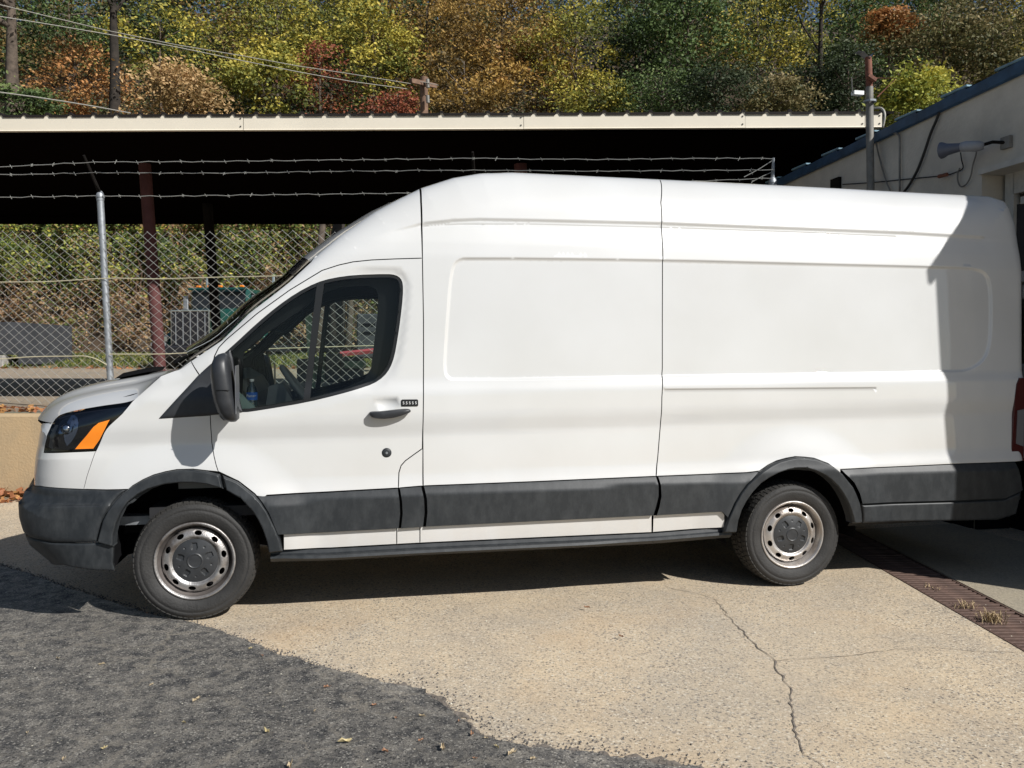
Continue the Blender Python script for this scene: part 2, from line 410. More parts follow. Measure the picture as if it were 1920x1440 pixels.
WIN = [(1.1331,1.4799), (1.2477,1.5843), (1.3784,1.7114), (1.4894,1.8087), (1.6013,1.8912), (1.7112,1.9525), (1.8064,1.9825), (1.9396,2.0039), (2.1308,2.014), (2.1782,2.0085), (2.2066,1.9898), (2.2191,1.958), (2.2186,1.8844), (2.2017,1.7404), (2.1851,1.6317), (2.1654,1.5233), (2.1397,1.4533), (2.1016,1.4026), (2.0417,1.3617), (1.9479,1.3309), (1.8397,1.3005), (1.6534,1.2554), (1.4044,1.2147), (1.2979,1.2006), (1.1954,1.211)]
WIN = roundpoly(WIN, 1)
REC = roundpoly(REC, 1)
REC = REC[-1:] + REC[:-1]
def side_f(X, Z):
    X = np.asarray(X, float); Z = np.asarray(Z, float); y = side_base(X, Z); P = np.stack([X, Z], 1)
    m = (X > 2.3) & (Z > 1.3)
    if m.any():
        Q = P[m]; add = np.zeros(len(Q))
        d, _ = pdist(Q, REC, True); ins = inpoly(Q, REC); sd = np.where(ins, -d, d)
        add += .011 * sstep(-(sd - .008) / .020)
        q = (Q[:, 0] > 3.80) & (Q[:, 1] > 1.2) & (Q[:, 1] < 1.5)
        if q.any():
            d, _ = pdist(Q[q], PULL, True); ins = inpoly(Q[q], PULL); add[q] += .009 * sstep(-(np.where(ins, -d, d) - .002) / .013)
        y[m] += add
    m = (X > 1.95) & (Z > 2.15)
    if m.any():
        Q = P[m]; d, pos = pdist(Q, GRV); d2, pos2 = pdist(Q, GRV2)
        zl = np.interp(Q[:, 0], [p[0] for p in GRV], [p[1] for p in GRV]); s = np.sign(Q[:, 1] - zl) * d
        fade = sstep((Q[:, 0] - 2.02) / .35) * sstep((6.42 - Q[:, 0]) / .15)
        y[m] += fade * (.011 * (1 - sstep((s + .012) / .024)) * np.exp(-np.clip(-s - .02, 0, 1) / .10))
        f2 = (Q[:, 0] > 2.33) * sstep((6.0 - Q[:, 0]) / .5)
        y[m] += f2 * .0035 * np.exp(-.5 * (d2 / .0035) ** 2)
    m = (X > 1.1) & (X < 2.35) & (Z > 1.1) & (Z < 2.1)
    if m.any():
        Q = P[m]; d, _ = pdist(Q, WIN, True); ins = inpoly(Q, WIN); sd = np.where(ins, -d, d)
        k = sstep((Q[:, 0] - 1.9) / .15) * .7 + .3
        y[m] += .012 * sstep(1 - sd / .055) * k
    # hollow behind the door handle
    r = ((X - 2.115) / .075) ** 2 + ((Z - 1.243) / .045) ** 2
    y += .020 * np.clip(1 - r, 0, 1)
    return y
def side_normals(X, Z, fn, sgn=1.0):
    e = 1.2e-3
    dx = (fn(X + e, Z) - fn(X - e, Z)) / (2 * e); dz = (fn(X, Z + e) - fn(X, Z - e)) / (2 * e)
    n = np.stack([dx, -np.ones_like(dx), dz], 1); n /= np.linalg.norm(n, axis=1)[:, None]
    return n

def sheet(name, outline, m, parent, holes=(), off=0.0, h=.03, lines=(), gap=.003, flange=.022, bev=0.0, fn=None, round_hole=False):
    """a body panel: the part of the side surface inside an outline, with its edges folded inwards"""
    o2 = [outline[0]]
    for p in outline[1:]:
        if math.hypot(p[0] - o2[-1][0], p[1] - o2[-1][1]) > .007: o2.append(p)
    if math.hypot(o2[0][0] - o2[-1][0], o2[0][1] - o2[-1][1]) < .007: o2.pop()
    out = shrink(densify(o2, .014), gap)
    hs = [shrink(densify(q, .014), -gap)[::-1] for q in holes]
    lo, hi = out.min(0), out.max(0)
    gx, gz = np.meshgrid(np.arange(lo[0], hi[0], h), np.arange(lo[1], hi[1], h * .866)); gx[1::2] += h / 2
    pts = [np.stack([gx.ravel(), gz.ravel()], 1)]
    d, _ = pdist(pts[0], ENVA[:, :2])
    if (d < .16).any():
        g2 = .010; fx, fz = np.meshgrid(np.arange(lo[0], hi[0], g2), np.arange(lo[1], hi[1], g2))
        q = np.stack([fx.ravel(), fz.ravel()], 1); dd, _ = pdist(q, ENVA[:, :2]); q = q[dd < .15]; pts[0] = pts[0][d >= .15]; pts.append(q)
    for ln, wd in lines:
        l2 = densify(ln, .02, False); t = np.gradient(l2, axis=0); t /= np.linalg.norm(t, axis=1)[:, None] + 1e-9
        nn = np.stack([-t[:, 1], t[:, 0]], 1)
        for q_ in range(len(pts)): d, _ = pdist(pts[q_], ln); pts[q_] = pts[q_][d > wd * 1.15]
        for k in (-1, -.5, 0, .5, 1): pts.append(l2 + nn * wd * k)
    if bev > 0:
        ring_src = densify(out, .010)
        for q_ in range(len(pts)): d, _ = pdist(pts[q_], out, True); pts[q_] = pts[q_][d > bev * 1.45]
        for kk in (.3, .65, 1.0, 1.3):
            rg = shrink(ring_src, bev * kk); d, _ = pdist(rg, out, True); pts.append(rg[d > bev * kk * .9])
    pts = np.vstack(pts)
    keep = inpoly(pts, out); d, _ = pdist(pts, out, True); keep &= d > (.0025 if bev > 0 else .006)
    for q in hs: keep &= ~inpoly(pts, q); d, _ = pdist(pts, q, True); keep &= d > .006
    pts = pts[keep]
    V2, T, rings = cdt(out, hs, pts)
    base = fn or side_f
    if bev > 0 or callable(off):
        def f2(X, Z):
            o = off(X, Z) if callable(off) else off
            if bev > 0:
                P = np.stack([X, Z], 1); dd, _ = pdist(P, out, True); ins = inpoly(P, out)
                for q in hs: d3, _ = pdist(P, q, True); dd = np.minimum(dd, d3)
                o = o * (.25 + .75 * np.sqrt(np.clip(1 - (1 - np.clip(np.where(ins, dd, 0) / bev, 0, 1)) ** 2, 0, 1)))
            return base(X, Z) - o
    else:
        def f2(X, Z): return base(X, Z) - off
    Y = f2(V2[:, 0], V2[:, 1]); N_ = side_normals(V2[:, 0], V2[:, 1], f2)
    V = np.stack([V2[:, 0], Y, V2[:, 1]], 1)
    VV = [V]; NN = [N_]; FF = [T]; nb = len(V)
    if flange > 0:
        for r_ in rings:
            r_ = np.array(r_); a = V[r_]; nrm = N_[r_]; nb0 = side_normals(a[:, 0], a[:, 2], base); b = a - nb0 * flange
            k = len(r_); tx = np.roll(a, -1, 0) - np.roll(a, 1, 0); fn_ = np.cross(tx, nrm); fn_ /= np.linalg.norm(fn_, axis=1)[:, None] + 1e-9
            VV += [a, b]; NN += [fn_, fn_]; i = np.arange(k); j = (i + 1) % k
            FF += [np.stack([nb + i, nb + j, nb + k + j], 1), np.stack([nb + i, nb + k + j, nb + k + i], 1)]; nb += 2 * k
    return mesh_np(name, np.vstack(VV), np.vstack(FF), m, parent, normals=np.vstack(NN))
def envpart(a, b):
    """points of the envelope between fractional indices, moved a hair inwards"""
    out = []
    for i in np.arange(a, b + 1e-6, .25):
        k = int(min(i, len(ENVA) - 2)); t = i - k; out.append(tuple(ENVA[k, :2] * (1 - t) + ENVA[k + 1, :2] * t))
    return out

VAN = tag(empty('van'), 'long white high-roof cargo van with black lower cladding, parked nose left', 'van')
def mirror_part(o, parent=None):
    """the same part on the far side of the van"""
    c = o.copy(); COL.objects.link(c); c.parent = parent or VAN; c.scale = (1, -1, 1); c.location = (o.location.x, 2.06 - o.location.y, o.location.z); return c

# outlines on the side surface ------------------------------------------------------------------
DOORLINE = [(1.1299,1.4096), (1.1301,1.4616), (1.1419,1.5227), (1.1642,1.5719), (1.2016,1.6152), (1.378,1.7705), (1.5618,1.9097), (1.7482,2.0288), (1.8438,2.0621), (1.9276,2.0829), (2.0338,2.0964), (2.1725,2.1059), (2.3384,2.1145)]
PILLAR = [(1.0084,1.4952), (1.1816,1.6185), (1.3305,1.7745), (1.4693,1.8852), (1.5601,1.9623), (1.682,2.084)]
SEAM_A = [(2.3384,2.1145), (2.342,1.7416), (2.3397,1.4208), (2.3339,1.101), (2.3337,0.9563), (2.3308,0.7477)]
SEAM_B = [(3.94,2.7214), (3.8868,2.5176), (3.8798,2.3809), (3.8713,2.1638), (3.8647,1.7551), (3.8607,1.4497), (3.8453,1.2641), (3.8407,1.0769), (3.8192,0.8748), (3.8012,0.7661)]
FR_OUT = [(0.5247,0.4927), (0.5565,0.6164), (0.5848,0.6719), (0.622,0.7229), (0.6618,0.7649), (0.706,0.7989), (0.7593,0.8302), (0.8157,0.8556), (0.8781,0.872), (0.938,0.8826), (1.0269,0.8834), (1.102,0.8725), (1.1687,0.8557), (1.2737,0.8074), (1.3659,0.7333), (1.4015,0.6902), (1.4365,0.6366), (1.4801,0.5392), (1.5062,0.4699), (1.5203,0.3972)]
FR_IN = [(0.6127,0.4621), (0.6166,0.5368), (0.6342,0.6019), (0.6629,0.6637), (0.6932,0.7099), (0.7416,0.7486), (0.7941,0.7762), (0.8816,0.8004), (0.9642,0.8071), (1.0272,0.8053), (1.1051,0.7941), (1.1925,0.7678), (1.2871,0.7121), (1.3539,0.6334), (1.3828,0.583), (1.4059,0.5297), (1.4289,0.4576), (1.4399,0.3915)]
RR_OUT = [(4.2363,0.3964), (4.2691,0.4927), (4.3115,0.5843), (4.3511,0.6484), (4.3947,0.7022), (4.4956,0.7852), (4.56,0.8204), (4.6228,0.846), (4.6918,0.8615), (4.7566,0.8704), (4.8248,0.8655), (4.8892,0.8571), (4.988,0.8208), (5.0706,0.7568), (5.1499,0.6663), (5.1782,0.6123), (5.2027,0.5548), (5.2167,0.4936), (5.2244,0.4215)]
RR_IN = [(4.3311,0.393), (4.343,0.4727), (4.3633,0.5378), (4.3959,0.5954), (4.4395,0.6527), (4.4945,0.7063), (4.5536,0.7427), (4.6134,0.7688), (4.6823,0.7875), (4.7476,0.796), (4.8079,0.7946), (4.8632,0.7796), (4.9242,0.7537), (4.9825,0.717), (5.0334,0.6697), (5.073,0.6192), (5.105,0.5651), (5.13,0.5074), (5.148,0.4603), (5.1578,0.4204)]
CLAD_T = [(1.3719,0.7273), (1.4102,0.723), (1.7295,0.728), (2.1848,0.7394), (2.3308,0.7477), (3.0074,0.7545), (3.8012,0.7661), (4.161,0.7702), (4.408,0.7768), (4.4993,0.7851)]
CLAD_B = [(1.4886,0.4955), (1.728,0.4931), (2.1837,0.5004), (2.3425,0.5038), (3.0072,0.5112), (3.7739,0.5198), (4.0537,0.5235), (4.29,0.5334)]
def at_x(line, x): return float(np.interp(x, [p[0] for p in line], [p[1] for p in line]))
def cut(line, x0, x1):
    a = [(x0, at_x(line, x0))] + [tuple(p) for p in line if x0 < p[0] < x1] + [(x1, at_x(line, x1))]; return a
def upper(line):       # the part of an arch that is a function of x, left to right
    return [tuple(p) for p in line]

LAMP = [(0.2196,0.9821), (0.2256,1.0239), (0.2427,1.0671), (0.2617,1.1127), (0.2752,1.1474), (0.2853,1.1726), (0.3047,1.1897), (0.3832,1.214), (0.5331,1.2409), (0.7035,1.2702), (0.6799,1.2379), (0.6497,1.1996), (0.6162,1.1672), (0.5854,1.1378), (0.5682,1.1171), (0.5534,1.0932), (0.531,1.042), (0.5074,0.9913), (0.4521,0.9895), (0.3832,0.988)]
HOODCUT = [(0.2742,1.1501), (0.2839,1.1753), (0.3031,1.1924), (0.382,1.2168), (0.5324,1.2438), (0.7031,1.2732), (0.7731,1.3382), (0.8483,1.4102)]
SAIL = [(1.1683,1.5197), (1.1214,1.4769), (1.0543,1.4129), (0.9633,1.3074), (0.844,1.17), (0.9352,1.1748), (1.0414,1.181), (1.1196,1.1845), (1.2099,1.1925), (1.2979,1.2037), (1.2893,1.2345), (1.253,1.4244), (1.2445,1.5105), (1.23,1.5627)]
FASC_SEAM = [(0.5019,0.9825), (0.4794,0.9145), (0.4586,0.8519), (0.4401,0.7801)]
BUMP_T = [(0.0528,0.7681), (0.1882,0.7929), (0.2743,0.7895), (0.4401,0.7801), (0.5659,0.7772), (0.6839,0.7789)]
BUMP_M = [(0.1406,0.5181), (0.2118,0.5049), (0.2858,0.4911), (0.4023,0.4885), (0.5274,0.4896), (0.6104,0.4921)]
FEND_BOT = [p for p in FR_OUT if p[0] > BUMP_T[-1][0]]

# front fender
d_front = [(1.1196,1.1845), (1.125,1.0275), (1.138,0.9522), (1.1507,0.9011), (1.1628,0.8649)]
fend = [LAMP[-4]] + [LAMP[-5]] + [LAMP[-6]] + [LAMP[-7]] + [LAMP[-8]] + [LAMP[-9]] + [LAMP[-10]] + [LAMP[-11]] + HOODCUT[-3:] + [(0.8995,1.4313), (0.9485,1.4494), (1.0084,1.4952), (1.0572,1.416)] + [SAIL[3], SAIL[4], SAIL[5], SAIL[6]] + d_front
fend += [p for p in FR_OUT[::-1] if FR_OUT[5][0] - .02 < p[0] < d_front[-1][0] - .01]
fend += [BUMP_T[-1], BUMP_T[-2], BUMP_T[-3], FASC_SEAM[2], FASC_SEAM[1]]
k0 = LAMP.index(LAMP[-4])
fend_poly = [LAMP[i] for i in (17, 16, 15, 14, 13, 12, 11, 10, 9)] + HOODCUT[-2:] + [(0.8995,1.4313), (0.9485,1.4494), (1.0084,1.4952), (1.0572,1.416)] + [SAIL[3], SAIL[4], SAIL[5], SAIL[6]] + d_front + [p for p in FR_OUT[::-1] if BUMP_T[-1][0] + .012 < p[0] < d_front[-1][0] - .02] + [BUMP_T[-1], BUMP_T[-2], BUMP_T[-3], FASC_SEAM[2], FASC_SEAM[1], FASC_SEAM[0]]
near = []
near.append(sheet('front_fender', fend_poly, 'paint', VAN, h=.03, gap=.0015))
bk = [(.22, .45), (.14, .60), (.15, .76), (.18, .86), (.20, 1.0), (.22, 1.09), (.30, 1.16), (.45, 1.235), (.68, 1.305), (.82, 1.34), (.90, 1.35), (.90, .95), (.80, .86), (.66, .78), (.58, .68), (.52, .52)]
near.append(sheet('nose_backing', bk, 'black', VAN, h=.05, off=-.05, gap=0, flange=0))
# painted nose corner under the headlight
nose = [FASC_SEAM[0], FASC_SEAM[1], FASC_SEAM[2], BUMP_T[3], BUMP_T[2], BUMP_T[1]] + envpart(6, 10.0) + [HOODCUT[0]] + [LAMP[i] for i in (4, 3, 2, 1, 0, 19, 18, 17)]
near.append(sheet('nose_corner', nose, 'paint', VAN, h=.010, gap=.001))
bump = [BUMP_T[i] for i in (1, 2, 3, 4, 5)] + [p for p in FR_OUT[::-1] if p[0] < BUMP_T[-1][0] - .01] + [BUMP_M[-2], BUMP_M[3], BUMP_M[2], BUMP_M[1]] + envpart(2.2, 5.7)
near.append(sheet('front_bumper', bump, 'plastic', VAN, h=.012, off=.018, bev=.03))
lowb = [BUMP_M[1], BUMP_M[2], BUMP_M[3], BUMP_M[4], BUMP_M[5]] + [(0.609,0.4171), (0.6049,0.3688), (0.6123,0.335), (0.6064,0.3231), (0.4847,0.3348), (0.3333,0.3568)] + envpart(0, 2.1)
near.append(sheet('front_bumper_valance', lowb, 'plastic', VAN, h=.014, off=lambda X, Z: .010 - .16 * np.clip(.36 - Z, 0, .2) * 0 + .03 * sstep((.30 - Z) / .03), bev=.012, fn=lambda X, Z: side_f(X, np.maximum(Z, .3)) + .10 * np.clip(.36 - Z, 0, 1)))
# wheel arch flares
def flare(outl, inn, nm):
    poly = list(outl) + list(inn[::-1]); o = sheet(nm, poly, 'plastic', VAN, h=.010, off=.034, bev=.010, flange=.07, gap=.002, fn=lambda X, Z: side_base(X, np.clip(Z, .45, 2)) ); near.append(o); return o
fo, fi_ = [(1.1745,0.8525)], [(1.1954,0.7648)]; fo2, fi2 = [(1.1862,0.8477)], [(1.2072,0.7585)]
flare([p for p in FR_OUT if p[0] < fo[0][0] - .01] + fo, [p for p in FR_IN if p[0] < fi_[0][0] - .01] + fi_, 'wheel_arch_flare')
flare(fo2 + [p for p in FR_OUT if p[0] > fo2[0][0] + .01], fi2 + [p for p in FR_IN if p[0] > fi2[0][0] + .01], 'wheel_arch_flare')
flare(RR_OUT, RR_IN, 'wheel_arch_flare')

# front door with its window opening
DB = [(2.3308,0.7477)][0]
xd1, xd2, xb = [(2.1848,0.7394)][0][0], [(2.3308,0.7477)][0][0], [(3.8012,0.7661)][0][0]
DIAG = [(2.3306,0.9691), (2.276,0.932), (2.228,0.8981), (2.2024,0.8701), (2.1894,0.8292), (2.1873,0.7854), (2.1848,0.7394)]
arch_d = [p for p in FR_OUT if d_front[-1][0] + .03 < p[0] < 1.42]
door = DOORLINE + [p for p in SEAM_A[1:] if p[1] > DIAG[0][1] + .02] + DIAG + cut(CLAD_T, arch_d[-1][0] + .03, xd1 - .002)[::-1] + arch_d[::-1] + d_front[::-1] + [(1.1196,1.1845), (1.1223,1.3031)]
hole_w = WIN
sail_in = SAIL
door = [p for p in door]
near.append(sheet('door', door, 'paint', VAN, holes=[WIN], h=.03, lines=[(GRV, .0)] if 0 else ()))
post = DIAG + [(2.3308,0.7477)] + [p for p in SEAM_A[::-1] if DIAG[0][1] > p[1] > CLAD_T[4][1] + .01] 
near.append(sheet('pillar_panel', post, 'paint', VAN, h=.025))
# pillar and roof side in front of seam A
capf = PILLAR + [(1.7029,2.1224)] + [p for p in envpart(21.3, 25.0) if p[0] < 2.34] + [(2.343, 2.579), (2.338, 2.47), (SEAM_A[0][0] - .002, 2.31)] + DOORLINE[::-1][:-1] + [(1.1302,1.483), (1.0601,1.4159)]
near.append(sheet('pillar_and_roof_side', capf, 'paint', VAN, h=.03, lines=[(GRV[:4], .014)]))
# cargo panels
side1 = envpart(25.05, 28.0) + envpart(28.25, 29 - .02) 
x_b_top = SEAM_B[0][0]
side1 = [(2.349, 2.582)] + [p for p in envpart(25.0, 28.9) if p[0] > 2.37]; side1 = [p for p in side1 if p[0] < x_b_top - .05] + [(x_b_top, 2.708)]
p1 = side1 + SEAM_B[1:] + cut(CLAD_T, xd2 + .002, xb - .002)[::-1] + SEAM_A[::-1][1:] + [(SEAM_A[0][0] + .002, 2.31), (2.343, 2.47)]
near.append(sheet('cargo_side_panel', p1, 'paint', VAN, h=.028, lines=[(GRV, .014), (REC, .018), (REC[-1:] + REC[:1], .018), (GRV2, .006)]))
env2 = [(x_b_top, 2.708)] + [p for p in envpart(28.9, 39.0) if p[0] > x_b_top + .05]
env2 = [p for p in env2 if p[1] > .79]
ra = [p for p in RR_OUT if p[1] > .74]
REAR_T = [(5.0088,0.7795), (5.0712,0.7813), (5.4174,0.7836), (5.9441,0.7924), (6.1935,0.7937), (6.4174,0.7957)]
TAIL = [(6.4029,1.3596), (6.4334,1.3815), (6.4754,1.3923), (6.4929,1.1095), (6.4432,0.7877), (6.3585,0.775), (6.3981,1.0744)]
p2 = env2 + [(6.50, .80)] + REAR_T[::-1][:-1] + [p for p in RR_OUT[::-1] if RR_OUT[5][0] - .01 < p[0] < RR_OUT[13][0] + .01] + cut(CLAD_T, xb + .002, RR_OUT[5][0] - .03)[::-1] + SEAM_B[::-1][1:-1]
near.append(sheet('rear_quarter_panel', p2, 'paint', VAN, h=.028, lines=[(GRV, .014), (REC, .018), (PULL + PULL[:1], .010), (GRV2, .006)]))
# cladding strips and the white sill strip below
def bevtop(line, k=.048, t=.024):
    return lambda X, Z: t * (.1 + .9 * np.clip((np.interp(X, [p[0] for p in line], [p[1] for p in line]) - Z) / k, 0, 1))
xf1 = FR_OUT[14][0] + .05
cf = [(1.3719,0.7273), (1.4074,0.6839), (1.4423,0.6241), (1.4712,0.5488), (1.4916,0.4953)]
c1 = cf[::-1] + cut(CLAD_T, cf[0][0] + .02, xd1 - .001)
c1 = c1 + [(2.1937,0.6599), (2.1967,0.5895), (2.1869,0.5003)] + cut(CLAD_B, cf[-1][0] + .02, xd1 - .03)[::-1]
near.append(sheet('cladding_strip', c1, 'plastic', VAN, off=bevtop(CLAD_T), h=.03, gap=.004, flange=.03, fn=side_base))
c2 = [(2.1963,0.4999), (2.2061,0.5891), (2.2032,0.6596), (2.1911,0.7392), (2.3212,0.7464), (2.3365,0.6713), (2.3395,0.5908), (2.3297,0.5043)]
near.append(sheet('cladding_strip', c2, 'plastic', VAN, off=bevtop(CLAD_T), h=.03, gap=.002, flange=.03, fn=side_base))
c3 = [(2.3425,0.5038), (2.3522,0.5904), (2.3492,0.6709), (2.3339,0.7476)] + cut(CLAD_T, xd2 + .03, xb - .03) + [(3.8012,0.7661), (3.8114,0.7085), (3.812,0.6407), (3.7948,0.5734), (3.7775,0.5197)] + cut(CLAD_B, xd2 + .05, xb - .08)[::-1]
near.append(sheet('cladding_strip', c3, 'plastic', VAN, off=bevtop(CLAD_T), h=.03, gap=.003, flange=.03, fn=side_base))
c4 = [(3.7952,0.5191), (3.8126,0.5728), (3.8263,0.6402), (3.8221,0.7082), (3.8118,0.7658)] + cut(CLAD_T, xb + .04, RR_OUT[5][0] - .06) + [p for p in RR_OUT[::-1] if RR_OUT[1][0] - .01 < p[0] < RR_OUT[5][0] + .01][0:] + cut(CLAD_B, xb + .05, RR_OUT[1][0] - .04)[::-1]
near.append(sheet('cladding_strip', c4, 'plastic', VAN, off=bevtop(CLAD_T), h=.03, gap=.003, flange=.03, fn=side_base))
c5 = [(5.0942,0.7526)] + REAR_T[1:] + [(6.475, .60)] + [(6.3268,0.5464), (5.9376,0.5443), (5.2185,0.5507), (5.1976,0.6188), (5.1575,0.6908)]
near.append(sheet('cladding_strip', c5, 'plastic', VAN, off=bevtop(REAR_T), h=.03, gap=.003, flange=.03, fn=side_base))
c6 = [(5.2225,0.5435), (5.9379,0.5369), (6.3272,0.5389)] + [(6.47, .59), (6.44, .43)] + [(6.2983,0.3933), (5.8768,0.4024), (5.2403,0.4173)]
near.append(sheet('rear_bumper', c6, 'plastic', VAN, off=.014, h=.03, gap=.003, flange=.05, bev=.015, fn=side_base))
SILL_B = [(1.5234,0.4034), (1.7883,0.3984), (2.1836,0.4036), (2.3297,0.4054), (3.0083,0.4079), (3.7764,0.4101), (4.2566,0.4272)]
for xa, xz in ((SILL_B[0][0], xd1 - .012), (xd1 - .010, xd2 - .02), (xd2 - .018, [(3.7764,0.4101)][0][0]), ([(3.7836,0.4099)][0][0], SILL_B[-1][0])):
    near.append(sheet('sill_strip', cut(CLAD_B, xa, xz) + cut(SILL_B, xa, xz)[::-1], 'paint', VAN, h=.03, gap=.002, fn=side_base))
# step rail under the sill
mb = MB(); xs0, xs1 = [(1.4482,0.3408)][0][0], [(4.3098,0.3763)][0][0]
rows = []
for i in range(41):
    x = xs0 + (xs1 - xs0) * i / 40; zt = at_x(SILL_B, max(min(x, SILL_B[-1][0]), SILL_B[0][0])) - .004; k = sstep((x - xs0) / .25) * sstep((3.75 - x) / .5)
    k = float(k); rows.append([(x, .05, zt), (x, .012, zt - .003), (x, .006, zt - .022), (x, -.006 - .030 * k, zt - .030), (x, -.010 - .032 * k, zt - .045), (x, .02 - .01 * k, zt - .070), (x, .12, zt - .074)])
mb.grid(rows); near.append(mb.build('step_rail', 'plastic', VAN, sharp=30))
mb = MB(); mb.grid([[(x, .03, z + .02), (x, .022, z), (x, .05, z - .035), (x, .16, z - .05)] for x, z in [(5.17, .425), (5.6, .43), (6.0, .435), (6.42, .44)]]); near.append(mb.build('rear_sill', 'under', VAN))
for o in list(near): mirror_part(o)

# far side has no window glass edge of its own beyond the mirrored door; inner linings, both sides
lin_out = [(.86, 1.0), (.9, 1.36), (1.04, 1.47), (1.21, 1.60), (1.36, 1.76), (1.50, 1.87), (1.60, 1.95), (1.76, 2.07), (1.92, 2.22), (2.11, 2.31), (2.4, 2.42), (2.6, 2.44), (6.35, 2.44), (6.35, .50), (5.30, .50)] + [(4.773 + .49 * math.cos(a), .40 + .49 * math.sin(a)) for a in np.linspace(.2, math.pi - .2, 14)] + [(4.25, .5), (1.55, .5)] + [(1.023 + .49 * math.cos(a), .40 + .49 * math.sin(a)) for a in np.linspace(.2, 1.9, 9)]
lin_win = roundpoly(shrink(WIN, -.010)[::-1].tolist(), 0)
li = sheet('inner_lining', lin_out, 'interior', VAN, holes=[lin_win], h=.12, off=-.045, gap=0, flange=0, fn=side_base)
mirror_part(li)
lin2 = sheet('door_seal', shrink(WIN, -.012).tolist(), 'seal', VAN, holes=[shrink(WIN, .016).tolist()], h=.03, off=-.004, gap=0, flange=.04)
mirror_part(lin2)

# the upper skin: windscreen, roof header and roof, lofted from side to side
def loft(name, stations, m, nv=22, v0=0.0, v1=1.0, thick=0.0):
    """stations: (x, y_in, z, dx, dz): near edge and how far the middle moves"""
    V = []; nvv = nv + 1
    for x, yi, z, dx, dz in stations:
        for j in range(nvv):
            v = v0 + (v1 - v0) * j / nv; t = 2 * v - 1; g = 1 - abs(t) ** 2.2
            V.append((x + dx * g, yi + (2.06 - 2 * yi) * v, z + dz * g))
    F = []
    for i in range(len(stations) - 1):
        for j in range(nv): F.append((i * nvv + j, i * nvv + j + 1, (i + 1) * nvv + j + 1, (i + 1) * nvv + j))
    return mesh_np(name, np.array(V), F, m, VAN, smooth=True)
def st(x, z, dx, dz, dy=0.0):
    y = float(side_f(np.array([x]), np.array([z]))[0]) + dy; return (x, y, z, dx, dz)
PIL3 = smoothline([(p[0], p[1]) for p in PILLAR], 4)
scr = []
for i, (x, z) in enumerate(PIL3):
    t = i / (len(PIL3) - 1); scr.append(st(x - .004, z + .004, -.13 * (1 - .35 * t), .10 * (1 - .1 * t)))
loft('windscreen', scr, 'screen_glass', nv=26)
# black border strips of the glass
for a, b in ((0, .028), (.972, 1)): loft('windscreen_border', [(s[0] - .002, s[1], s[2] + .002, s[3], s[4]) for s in scr], 'gloss_black', nv=3, v0=a, v1=b)
loft('windscreen_border', [(s[0] - .003, s[1], s[2] + .003, s[3], s[4]) for s in scr[-4:]], 'gloss_black', nv=26)
hdr = [scr[-1]]
for q in np.arange(21.1, 24.0, .25):
    k = int(q); t = q - k; x, z = ENVA[k, :2] * (1 - t) + ENVA[k + 1, :2] * t; u = (q - 21) / 4
    hdr.append(st(x, z, -.085 * (1 - u) ** 1.5, .09 - .03 * u))
nhd = len(hdr)
for q in np.arange(24.0, 34.01, .25):
    k = int(min(q, len(ENVA) - 2)); t = q - k; x, z = ENVA[k, :2] * (1 - t) + ENVA[k + 1, :2] * t; u = min(1, (q - 21) / 4)
    e = sstep((q - 32.0) / 2.0); hdr.append(st(x, z, .04 * float(e), .06 * (1 - float(e))))
loft('roof', hdr, 'paint', nv=30)
loft('headliner', [(s[0] + .04, s[1] + .12, s[2] - .07, s[3], s[4]) for s in hdr], 'interior', nv=12)
# rear end: doors in two leaves
rear_z = [(0, 2.64), (0, 2.58), (0, 2.45), (0, 2.10), (0, 1.70), (0, 1.2), (0, .80)]
for k, (ya, yb) in enumerate(((.0, .498), (.502, 1.0))):
    P = []
    for x, z in rear_z:
        x = float(np.interp(-z, -ENVA[33:, 1], ENVA[33:, 0])) - .004; yi = float(side_f(np.array([x]), np.array([z]))[0])
        P.append([(x + .03 * (1 - (2 * v - 1) ** 2), yi + (2.06 - 2 * yi) * v, z) for v in np.linspace(ya, yb, 9)])
    mb = MB(); mb.grid(P); d = mb.build('rear_door', 'paint', VAN, smooth=True)
    for zz in (1.98, .86, 1.42): mb = MB(); mb.box((6.575, .10 if k == 0 else 1.96, zz), (.05, .05, .10), bev=.006); mb.build('hinge', 'galv', d)
mb = MB(); mb.box((6.50, 1.03, .60), (.14, 1.9, .24), bev=.04); mb.build('rear_bumper', 'plastic', VAN)
for k in (0, 1):
    tl = MB(); y0 = .035 if k == 0 else 2.025; sg = 1 if k == 0 else -1
    pr = [(6.40, .80), (6.412, 1.0), (6.425, 1.25), (6.438, 1.335), (6.46, 1.375), (6.515, 1.375), (6.50, .80)]
    tl.prism(pr, y0 - sg * .012, y0 + sg * .12); t = tl.build('tail_light', 'red_lens', VAN)
    q = MB(); q.prism([(6.435, .92), (6.443, 1.15), (6.495, 1.16), (6.495, .90)], y0 - sg * .016, y0 - sg * .002); q.build('reverse_lens', 'clear_lens', t)

